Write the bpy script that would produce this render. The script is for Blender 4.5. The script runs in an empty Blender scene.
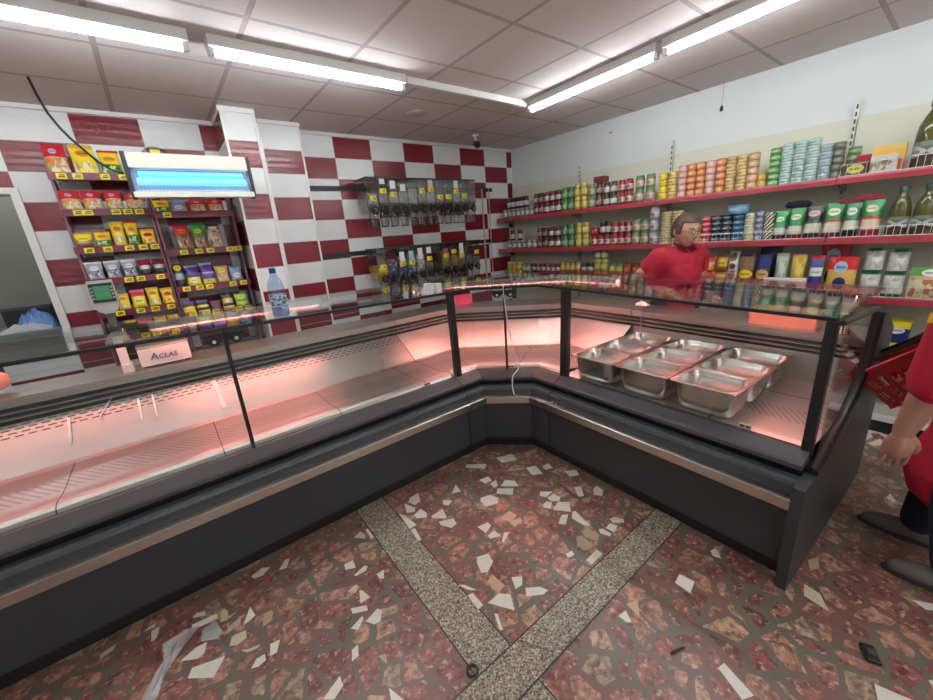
import bpy, bmesh, math, random
from mathutils import Vector, Matrix
random.seed(7)
SC = bpy.context.scene
COL = SC.collection
PI = math.pi
H = 2.65          # ceiling height
YB = 0.57         # back wall plane
# ------------------------------------------------------------------ helpers
def link(name, mesh, mats, parent=None, loc=(0, 0, 0), rotz=0.0):
    o = bpy.data.objects.new(name, mesh)
    COL.objects.link(o)
    if mats is not None:
        if not isinstance(mats, (list, tuple)):
            mats = [mats]
        if len(mesh.materials) == 0:
            for m in mats:
                mesh.materials.append(m)
    o.location = loc
    o.rotation_euler = (0, 0, rotz)
    if parent is not None:
        o.parent = parent
    return o

def fin(bm, smooth=False, angle=40):
    me = bpy.data.meshes.new('m')
    bm.normal_update()
    bm.to_mesh(me)
    bm.free()
    if smooth:
        for p in me.polygons:
            p.use_smooth = True
        try:
            me.set_sharp_from_angle(angle=math.radians(angle))
        except Exception:
            pass
    return me

def tag(o, label=None, cat=None, group=None, kind=None):
    if label: o['label'] = label
    if cat: o['category'] = cat
    if group: o['group'] = group
    if kind: o['kind'] = kind
    return o

def struct(name, mesh, mats):
    return tag(link(name, mesh, mats), kind='structure')

def thing(name, label, cat, loc=(0, 0, 0), rotz=0.0, group=None):
    o = bpy.data.objects.new(name, None)
    COL.objects.link(o)
    o.empty_display_size = 0.05
    o.location = loc
    o.rotation_euler = (0, 0, rotz)
    return tag(o, label, cat, group)

def dup(root, loc=None, rotz=None, label=None, group=None):
    r = root.copy()
    COL.objects.link(r)
    if loc is not None: r.location = loc
    if rotz is not None: r.rotation_euler = (0, 0, rotz)
    if label: r['label'] = label
    if group: r['group'] = group
    for ch in list(root.children):
        c = ch.copy(); COL.objects.link(c); c.parent = r
        for g in list(ch.children):
            q = g.copy(); COL.objects.link(q); q.parent = c
    return r

def bbox(bm, x0, x1, y0, y1, z0, z1, mi=0, bev=0.0):
    vs = [bm.verts.new((x, y, z)) for z in (z0, z1) for x, y in ((x0, y0), (x1, y0), (x1, y1), (x0, y1))]
    fs = []
    for idx in ((3, 2, 1, 0), (4, 5, 6, 7), (0, 1, 5, 4), (1, 2, 6, 5), (2, 3, 7, 6), (3, 0, 4, 7)):
        f = bm.faces.new([vs[i] for i in idx]); f.material_index = mi; fs.append(f)
    if bev > 0:
        es = list({e for f in fs for e in f.edges})
        r = bmesh.ops.bevel(bm, geom=es, offset=bev, segments=2, affect='EDGES', profile=0.6)
        for f in r['faces']: f.material_index = mi
    return vs

def boxmesh(x0, x1, y0, y1, z0, z1, bev=0.0):
    bm = bmesh.new(); bbox(bm, x0, x1, y0, y1, z0, z1, 0, bev)
    return fin(bm)

def lathe(bm, prof, cx=0, cy=0, n=16, mi=0, mis=None, z0=0, sx=1, sy=1):
    rings = []
    for r, z in prof:
        if r < 1e-5:
            rings.append([bm.verts.new((cx, cy, z + z0))])
        else:
            rings.append([bm.verts.new((cx + sx * r * math.cos(2 * PI * i / n), cy + sy * r * math.sin(2 * PI * i / n), z + z0)) for i in range(n)])
    for k in range(len(rings) - 1):
        a, b = rings[k], rings[k + 1]
        m = mis[k] if mis else mi
        for i in range(n):
            j = (i + 1) % n
            if len(a) == 1 and len(b) == 1: continue
            if len(a) == 1: f = bm.faces.new((a[0], b[j], b[i]))
            elif len(b) == 1: f = bm.faces.new((a[i], a[j], b[0]))
            else: f = bm.faces.new((a[i], a[j], b[j], b[i]))
            f.material_index = m; f.smooth = True
    for rr, rev in ((rings[0], True), (rings[-1], False)):
        if len(rr) > 1:
            f = bm.faces.new(rr[::-1] if rev else rr); f.material_index = mi if not mis else (mis[0] if rev else mis[-1])

def tube(bm, pts, r, n=8, mi=0, closed=False):
    pts = [Vector(p) for p in pts]
    N = len(pts); rings = []
    up = None
    for i in range(N):
        if closed: t = (pts[(i + 1) % N] - pts[i - 1]).normalized()
        elif i == 0: t = (pts[1] - pts[0]).normalized()
        elif i == N - 1: t = (pts[-1] - pts[-2]).normalized()
        else: t = (pts[i + 1] - pts[i - 1]).normalized()
        if up is None:
            up = t.orthogonal().normalized()
        else:
            up = (up - t * up.dot(t))
            up = up.normalized() if up.length > 1e-6 else t.orthogonal().normalized()
        w = t.cross(up)
        rr = r[i] if isinstance(r, (list, tuple)) else r
        rings.append([bm.verts.new(pts[i] + (up * math.cos(2 * PI * k / n) + w * math.sin(2 * PI * k / n)) * rr) for k in range(n)])
    rng = range(N) if closed else range(N - 1)
    for i in rng:
        a, b = rings[i], rings[(i + 1) % N]
        for k in range(n):
            j = (k + 1) % n
            f = bm.faces.new((a[k], a[j], b[j], b[k])); f.material_index = mi; f.smooth = True
    if not closed:
        for rr in (rings[0][::-1], rings[-1]):
            f = bm.faces.new(rr); f.material_index = mi

def cylx(bm, p0, p1, r, n=12, mi=0):
    tube(bm, [p0, p1], r, n, mi)

def tubemesh(pts, r, n=8, closed=False):
    bm = bmesh.new(); tube(bm, pts, r, n, 0, closed)
    return fin(bm, True)

def prism(bm, poly, y0, y1, axis='y', mi=0):
    """extrude a 2D polygon (a,b): axis y -> (a,y,b), axis x -> (x,a,b)"""
    def P(a, b, c): return (a, c, b) if axis == 'y' else ((c, a, b) if axis == 'x' else (a, b, c))
    A = [bm.verts.new(P(a, b, y0)) for a, b in poly]
    B = [bm.verts.new(P(a, b, y1)) for a, b in poly]
    n = len(poly)
    fs = [bm.faces.new(A), bm.faces.new(B[::-1])]
    for i in range(n):
        j = (i + 1) % n
        fs.append(bm.faces.new((A[i], B[i], B[j], A[j])))
    for f in fs: f.material_index = mi
    bmesh.ops.recalc_face_normals(bm, faces=fs)

# ------------------------------------------------------------------ material helpers
MATS = {}
def mat(name, col, rough=0.5, metal=0.0, spec=0.5, emit=None, es=0.0, coat=0.0):
    if name in MATS: return MATS[name]
    m = bpy.data.materials.new(name); m.use_nodes = True
    b = m.node_tree.nodes['Principled BSDF']
    b.inputs['Base Color'].default_value = (*col, 1)
    b.inputs['Roughness'].default_value = rough
    b.inputs['Metallic'].default_value = metal
    b.inputs['Specular IOR Level'].default_value = spec
    if coat: b.inputs['Coat Weight'].default_value = coat
    if emit:
        b.inputs['Emission Color'].default_value = (*emit, 1)
        b.inputs['Emission Strength'].default_value = es
    MATS[name] = m
    return m

class NB:
    """tiny node-expression builder"""
    def __init__(s, m):
        s.t = m.node_tree; s.n = s.t.nodes; s.l = s.t.links
        s.b = s.n['Principled BSDF'] if 'Principled BSDF' in s.n else None
    def new(s, ty, **kw):
        n = s.n.new(ty)
        for k, v in kw.items(): setattr(n, k, v)
        return n
    def put(s, sock, v):
        if isinstance(v, (int, float)): sock.default_value = v
        elif isinstance(v, tuple):
            sock.default_value = (*v, 1) if len(v) == 3 and len(sock.default_value) == 4 else v
        else: s.l.new(v, sock)
    def math(s, op, a, b=0.0, c=None):
        n = s.new('ShaderNodeMath', operation=op)
        s.put(n.inputs[0], a); s.put(n.inputs[1], b)
        if c is not None: s.put(n.inputs[2], c)
        return n.outputs[0]
    def mix(s, f, a, b):
        n = s.new('ShaderNodeMix', data_type='RGBA')
        s.put(n.inputs[0], f); s.put(n.inputs[6], a); s.put(n.inputs[7], b)
        return n.outputs[2]
    def xyz(s, v):
        n = s.new('ShaderNodeSeparateXYZ'); s.l.new(v, n.inputs[0]); return n.outputs
    def coord(s, which):
        n = s.new('ShaderNodeTexCoord'); return n.outputs[which]
    def pos(s):
        return s.new('ShaderNodeNewGeometry').outputs['Position']
    def noise(s, scale, detail=3, vec=None, rough=0.5):
        n = s.new('ShaderNodeTexNoise'); n.inputs['Scale'].default_value = scale; n.inputs['Detail'].default_value = detail
        n.inputs['Roughness'].default_value = rough
        if vec is not None: s.l.new(vec, n.inputs['Vector'])
        return n.outputs
    def ramp(s, f, stops, interp='LINEAR'):
        n = s.new('ShaderNodeValToRGB'); n.color_ramp.interpolation = interp
        e = n.color_ramp.elements
        while len(e) < len(stops): e.new(0.5)
        for k, (p, c) in enumerate(stops):
            e[k].position = p; e[k].color = (*c, 1)
        s.put(n.inputs[0], f)
        return n.outputs[0]
    def bump(s, h, strength=0.3, dist=0.01):
        n = s.new('ShaderNodeBump'); n.inputs['Strength'].default_value = strength; n.inputs['Distance'].default_value = dist
        s.put(n.inputs['Height'], h); s.l.new(n.outputs[0], s.b.inputs['Normal'])
    def base(s, v): s.put(s.b.inputs['Base Color'], v)
    def rough(s, v): s.put(s.b.inputs['Roughness'], v)

def nmat(name, rough=0.5, metal=0.0, spec=0.5):
    m = mat(name, (0.5, 0.5, 0.5), rough, metal, spec)
    return m, NB(m)

def glassmat(name, tint=(0.97, 0.99, 0.98), base=0.04, amount=0.9, power=5.0):
    m = bpy.data.materials.new(name); m.use_nodes = True
    t = m.node_tree; t.nodes.clear()
    nb = NB(m)
    out = nb.new('ShaderNodeOutputMaterial')
    tr = nb.new('ShaderNodeBsdfTransparent'); tr.inputs[0].default_value = (*tint, 1)
    gl = nb.new('ShaderNodeBsdfGlossy'); gl.inputs['Roughness'].default_value = 0.0
    lw = nb.new('ShaderNodeLayerWeight'); lw.inputs[0].default_value = 0.5
    f = nb.math('POWER', lw.outputs['Facing'], power)
    f = nb.math('MULTIPLY_ADD', f, amount, base)
    mx = nb.new('ShaderNodeMixShader')
    nb.l.new(f, mx.inputs[0]); nb.l.new(tr.outputs[0], mx.inputs[1]); nb.l.new(gl.outputs[0], mx.inputs[2])
    nb.l.new(mx.outputs[0], out.inputs[0])
    MATS[name] = m
    return m

# ------------------------------------------------------------------ materials
GLASS = glassmat('counter glass')
CLEAR = glassmat('clear plastic', (0.84, 0.85, 0.86), 0.17, 0.6)
CLEARFILM = glassmat('clear film', (0.85, 0.87, 0.9), 0.25, 0.6)
HAZYFILM = mat('hazy film', (0.72, 0.73, 0.74), 0.2)
HAZYFILM.node_tree.nodes['Principled BSDF'].inputs['Alpha'].default_value = 0.5
PETBLUE = glassmat('blue bottle plastic', (0.72, 0.82, 0.95), 0.10, 0.7)

def tiles_mat(name, xoff, par, w=0.4, axis=0, flip=False):
    m, nb = nmat(name, 0.22)
    p = nb.xyz(nb.pos())
    x, z = p[axis], p[2]
    k = nb.math('FLOOR', nb.math('DIVIDE', nb.math('SUBTRACT', x, xoff), w))
    hi = nb.math('GREATER_THAN', z, 1.048)
    mid = nb.math('GREATER_THAN', z, 1.0)
    jhi = nb.math('FLOOR', nb.math('DIVIDE', nb.math('SUBTRACT', 2.62, z), 0.1965))
    jlo = nb.math('ADD', 9.0, nb.math('FLOOR', nb.math('DIVIDE', nb.math('SUBTRACT', 1.0, z), 0.1965)))
    j = nb.math('ADD', nb.math('MULTIPLY', hi, jhi), nb.math('MULTIPLY', nb.math('SUBTRACT', 1.0, hi),
                nb.math('ADD', nb.math('MULTIPLY', mid, 8.0), nb.math('MULTIPLY', nb.math('SUBTRACT', 1.0, mid), jlo))))
    odd = nb.math('FLOORED_MODULO', nb.math('ADD', nb.math('ADD', k, j), float(par)), 2.0)
    red = nb.math('GREATER_THAN', odd, 0.5)
    n1 = nb.noise(9.0, 2, nb.pos())[0]
    cr = nb.mix(n1, (0.175, 0.009, 0.021), (0.22, 0.012, 0.027))
    cw = nb.mix(n1, (0.70, 0.72, 0.72), (0.78, 0.79, 0.78))
    c = nb.mix(red, cw, cr)
    # grout
    fz = nb.math('FRACT', nb.math('DIVIDE', nb.math('SUBTRACT', 2.62, z), 0.1965))
    fx = nb.math('FRACT', nb.math('DIVIDE', nb.math('SUBTRACT', x, xoff), w))
    gz = nb.math('LESS_THAN', nb.math('ABSOLUTE', nb.math('SUBTRACT', fz, 0.5)), 0.490)
    gx = nb.math('LESS_THAN', nb.math('ABSOLUTE', nb.math('SUBTRACT', fx, 0.5)), 0.496)
    g = nb.math('MULTIPLY', gz, gx)
    nb.base(nb.mix(g, (0.55, 0.50, 0.48), c))
    # pressed pattern of small slanted dashes in horizontal rows
    a = nb.math('SINE', nb.math('MULTIPLY', nb.math('ADD', x, nb.math('MULTIPLY', z, 0.8)), 290.0))
    b = nb.math('SINE', nb.math('MULTIPLY', z, 128.0))
    nb.bump(nb.math('MULTIPLY', a, nb.math('GREATER_THAN', b, 0.0)), 0.16, 0.004)
    return m

TILE_R = tiles_mat('wall tiles right of the pillars', -0.095, 1, 0.4025)
TILE_L = tiles_mat('wall tiles left of the pillars', -4.025, 0, 0.392)
TILE_P = tiles_mat('pillar tiles', -10.0, 0, 20.0)
TILE_S = tiles_mat('pillar side tiles', -10.0, 1, 20.0, 1)

m, nb = nmat('ceiling tiles', 0.9); CEIL = m
p = nb.xyz(nb.pos())
fx = nb.math('FRACT', nb.math('DIVIDE', nb.math('ADD', p[0], 1.759), 0.6))
fy = nb.math('FRACT', nb.math('DIVIDE', nb.math('ADD', p[1], 1.217), 0.6))
ax = nb.math('ABSOLUTE', nb.math('SUBTRACT', fx, 0.5)); ay = nb.math('ABSOLUTE', nb.math('SUBTRACT', fy, 0.5))
bar = nb.math('GREATER_THAN', nb.math('MAXIMUM', ax, ay), 0.483)
edge = nb.math('GREATER_THAN', nb.math('MAXIMUM', ax, ay), 0.479)
n1 = nb.noise(2.2, 3, nb.pos())[0]; n2 = nb.noise(60, 2, nb.pos())[0]
c = nb.mix(n1, (0.66, 0.605, 0.595), (0.73, 0.675, 0.66))
c = nb.mix(nb.math('MULTIPLY', n2, 0.25), c, (0.56, 0.51, 0.50))
c = nb.mix(edge, c, (0.36, 0.31, 0.30))
nb.base(nb.mix(bar, c, (0.46, 0.40, 0.395)))
nb.bump(nb.math('MULTIPLY', bar, -1.0), 0.4, 0.004)

m, nb = nmat('right wall paint', 0.8); PAINT = m
n1 = nb.noise(1.3, 3, nb.pos())[0]
nb.base(nb.mix(n1, (0.66, 0.70, 0.70), (0.72, 0.755, 0.75)))
m, nb = nmat('plain wall paint', 0.85); WALLP = m
nb.base(nb.mix(nb.noise(1.0, 3, nb.pos())[0], (0.74, 0.73, 0.71), (0.80, 0.79, 0.77)))
CREAM = mat('cream back panel', (0.66, 0.66, 0.54), 0.6)
SHELFRED = mat('dusty red shelf enamel', (0.36, 0.045, 0.06), 0.28)
SHELFGREY = mat('grey shelf enamel', (0.46, 0.43, 0.40), 0.45)
WHITEMETAL = mat('white enamel', (0.75, 0.75, 0.73), 0.35)
WIRE = mat('white wire', (0.7, 0.7, 0.68), 0.35, 0.2)
BLACK = mat('black plastic', (0.012, 0.012, 0.013), 0.4)
BLACKSATIN = mat('black satin profile', (0.018, 0.016, 0.017), 0.35)
DKGREY = mat('dark grey enamel', (0.040, 0.042, 0.047), 0.45)
NAVYGREY = mat('blue grey ledge', (0.052, 0.058, 0.066), 0.4)
LEDGE = mat('grey ledge profile', (0.085, 0.077, 0.080), 0.42)
WHITEPL = mat('white plastic', (0.78, 0.77, 0.74), 0.4)
CREAMPL = mat('cream painted metal', (0.72, 0.70, 0.60), 0.45)
GREYPL = mat('grey plastic', (0.32, 0.32, 0.31), 0.45)
YELLOWTAG = mat('yellow tag', (0.85, 0.70, 0.03), 0.5)
TUBEW = mat('lit white tube', (1, 1, 1), 0.4, emit=(0.93, 0.98, 1.0), es=42.0)
TUBEP = mat('lit pink tube', (1, 0.8, 0.8), 0.4, emit=(1.0, 0.33, 0.29), es=24.0)
TUBEB = mat('lit blue tube', (0.2, 0.7, 1), 0.4, emit=(0.02, 0.36, 0.85), es=0.7)
TUBEC = mat('lit cyan tube', (0.2, 0.8, 1), 0.4, emit=(0.06, 0.62, 0.95), es=1.1)
CHROME = mat('chrome', (0.8, 0.8, 0.8), 0.15, 1.0)

def steel(name, col=(0.62, 0.60, 0.58), rough=0.3, axis=0, sc=260, metal=1.0):
    m, nb = nmat(name, rough, metal)
    p = nb.xyz(nb.pos())
    cx = nb.new('ShaderNodeCombineXYZ')
    nb.put(cx.inputs[0], nb.math('MULTIPLY', p[0], 1.5)); nb.put(cx.inputs[1], nb.math('MULTIPLY', p[1], 1.5)); nb.put(cx.inputs[2], nb.math('MULTIPLY', p[2], 40.0))
    n = nb.noise(6.0, 3, cx.outputs[0])[0]
    nb.base(nb.mix(n, tuple(c * 0.86 for c in col), tuple(min(1, c * 1.08) for c in col)))
    nb.rough(nb.math('MULTIPLY_ADD', n, 0.16, rough - 0.06))
    return m
STEEL = steel('brushed steel', (0.52, 0.49, 0.47), 0.38)
STEELRAIL = steel('brushed steel rail', (0.66, 0.61, 0.55), 0.32)
TRAYSTEEL = mat('tray steel', (0.66, 0.63, 0.60), 0.24, 1.0)

# perforated steel for the counter back panel (rows of short slots)
m, nb = nmat('perforated steel', 0.42, 1.0); PERF = m
uv = nb.xyz(nb.coord('UV'))
u, v = uv[0], uv[1]
row = nb.math('FLOOR', nb.math('DIVIDE', v, 0.024))
uo = nb.math('ADD', u, nb.math('MULTIPLY', nb.math('FLOORED_MODULO', row, 2.0), 0.025))
fu = nb.math('ABSOLUTE', nb.math('SUBTRACT', nb.math('FRACT', nb.math('DIVIDE', uo, 0.05)), 0.5))
fv = nb.math('ABSOLUTE', nb.math('SUBTRACT', nb.math('FRACT', nb.math('DIVIDE', v, 0.024)), 0.5))
hole = nb.math('MULTIPLY', nb.math('LESS_THAN', fu, 0.33), nb.math('LESS_THAN', fv, 0.17))
hole = nb.math('MULTIPLY', hole, nb.math('MULTIPLY', nb.math('GREATER_THAN', v, 0.256), nb.math('LESS_THAN', v, 0.350)))
nb.base(nb.mix(hole, (0.36, 0.32, 0.305), (0.02, 0.012, 0.012)))
nb.rough(nb.math('MULTIPLY_ADD', hole, 0.4, 0.42))
nb.put(nb.b.inputs['Metallic'], nb.math('SUBTRACT', 1.0, hole))
# deck steel with a band of fine slanted louvre slots
m, nb = nmat('slotted deck steel', 0.36, 1.0); DECK = m
uv = nb.xyz(nb.coord('UV'))
u, v = uv[0], uv[1]
sl = nb.math('SINE', nb.math('MULTIPLY', nb.math('ADD', u, nb.math('MULTIPLY', v, 0.7)), 210.0))
band = nb.math('MULTIPLY', nb.math('GREATER_THAN', v, 0.21), nb.math('LESS_THAN', v, 0.37))
sm = nb.math('MULTIPLY', nb.math('GREATER_THAN', sl, 0.35), band)
seam = nb.math('LESS_THAN', nb.math('ABSOLUTE', nb.math('SUBTRACT', nb.math('FRACT', nb.math('DIVIDE', u, 0.62)), 0.5)), 0.004)
n = nb.noise(3.0, 3, nb.pos())[0]
c = nb.mix(n, (0.60, 0.57, 0.55), (0.68, 0.65, 0.63))
c = nb.mix(nb.math('MULTIPLY', sm, 0.45), c, (0.25, 0.17, 0.16))
seam = nb.math('MAXIMUM', seam, nb.math('LESS_THAN', nb.math('ABSOLUTE', nb.math('SUBTRACT', v, 0.545)), 0.004))
nb.base(nb.mix(seam, c, (0.12, 0.08, 0.08)))

# floor: irregular marble pieces set in a brown-grey mortar
m, nb = nmat('palladiana floor', 0.32); FLOORM = m
pos = nb.pos()
wn = nb.new('ShaderNodeTexNoise'); wn.inputs['Scale'].default_value = 7.0; wn.inputs['Detail'].default_value = 2
nb.l.new(pos, wn.inputs['Vector'])
vm = nb.new('ShaderNodeVectorMath', operation='MULTIPLY_ADD')
nb.l.new(wn.outputs['Color'], vm.inputs[0]); vm.inputs[1].default_value = (0.07, 0.07, 0); nb.l.new(pos, vm.inputs[2])
fl = nb.new('ShaderNodeVectorMath', operation='MULTIPLY'); nb.l.new(vm.outputs[0], fl.inputs[0]); fl.inputs[1].default_value = (1, 1, 0)
vo = nb.new('ShaderNodeTexVoronoi', feature='DISTANCE_TO_EDGE', voronoi_dimensions='2D'); vo.inputs['Scale'].default_value = 10.0
vc = nb.new('ShaderNodeTexVoronoi', feature='F1', voronoi_dimensions='2D'); vc.inputs['Scale'].default_value = 10.0
for v_ in (vo, vc): nb.l.new(fl.outputs[0], v_.inputs['Vector']); v_.inputs['Randomness'].default_value = 1.0
cr = nb.new('ShaderNodeSeparateColor'); nb.l.new(vc.outputs['Color'], cr.inputs[0])
thr = nb.math('MULTIPLY_ADD', cr.outputs[1], 0.16, 0.05)
edge = nb.math('GREATER_THAN', nb.math('ADD', vo.outputs['Distance'], nb.math('MULTIPLY', nb.math('SUBTRACT', nb.noise(38, 3, pos)[0], 0.5), 0.13)), thr)
pc = nb.ramp(cr.outputs[0], [(0.0, (0.22, 0.085, 0.068)), (0.18, (0.34, 0.13, 0.10)), (0.34, (0.44, 0.22, 0.14)), (0.48, (0.28, 0.09, 0.085)), (0.60, (0.50, 0.26, 0.19)), (0.74, (0.36, 0.16, 0.13)), (0.86, (0.54, 0.34, 0.21)), (0.94, (0.38, 0.28, 0.18))], 'CONSTANT')
vein = nb.noise(26, 5, pos, 0.65)[0]
pc = nb.mix(nb.ramp(vein, [(0.38, (0, 0, 0)), (0.62, (0.85, 0.85, 0.85))]), pc, (0.085, 0.032, 0.026))
vein2 = nb.noise(40, 4, pos, 0.6)[0]
pc = nb.mix(nb.ramp(vein2, [(0.54, (0, 0, 0)), (0.66, (0.8, 0.8, 0.8))]), pc, (0.56, 0.36, 0.27))
mo = nb.mix(nb.noise(120, 3, pos)[0], (0.10, 0.090, 0.066), (0.17, 0.15, 0.115))
mo = nb.mix(nb.ramp(nb.noise(3.2, 3, pos)[0], [(0.46, (0, 0, 0)), (0.60, (0.8, 0.8, 0.8))]), mo, (0.20, 0.085, 0.070))
xyz = nb.xyz(pos)
nb.base(nb.mix(edge, mo, pc))
nb.rough(nb.math('MULTIPLY_ADD', nb.noise(5, 3, pos)[0], 0.2, 0.22))

m, nb = nmat('granite band', 0.4); GRANITE = m
pos = nb.pos()
v1 = nb.new('ShaderNodeTexVoronoi', feature='F1'); v1.inputs['Scale'].default_value = 170.0; nb.l.new(pos, v1.inputs['Vector'])
cs = nb.new('ShaderNodeSeparateColor'); nb.l.new(v1.outputs['Color'], cs.inputs[0])
c = nb.ramp(cs.outputs[0], [(0.0, (0.10, 0.085, 0.06)), (0.3, (0.23, 0.20, 0.145)), (0.6, (0.33, 0.29, 0.21)), (0.85, (0.50, 0.45, 0.35))], 'CONSTANT')
nb.base(c)
JOINT = mat('dark floor joint', (0.03, 0.025, 0.02), 0.6)
def marble(name, a, b):
    m, nb = nmat(name, 0.3)
    nb.base(nb.mix(nb.noise(22, 4, nb.pos())[0], a, b)); return m
CHIPM = [marble('white marble chip', (0.60, 0.57, 0.49), (0.74, 0.71, 0.63)),
         marble('yellow marble chip', (0.46, 0.42, 0.26), (0.58, 0.53, 0.36)),
         marble('tan marble chip', (0.36, 0.27, 0.17), (0.46, 0.36, 0.24)),
         marble('grey marble chip', (0.30, 0.31, 0.31), (0.38, 0.38, 0.37)),
         marble('orange marble chip', (0.48, 0.28, 0.19), (0.60, 0.40, 0.28))]
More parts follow.
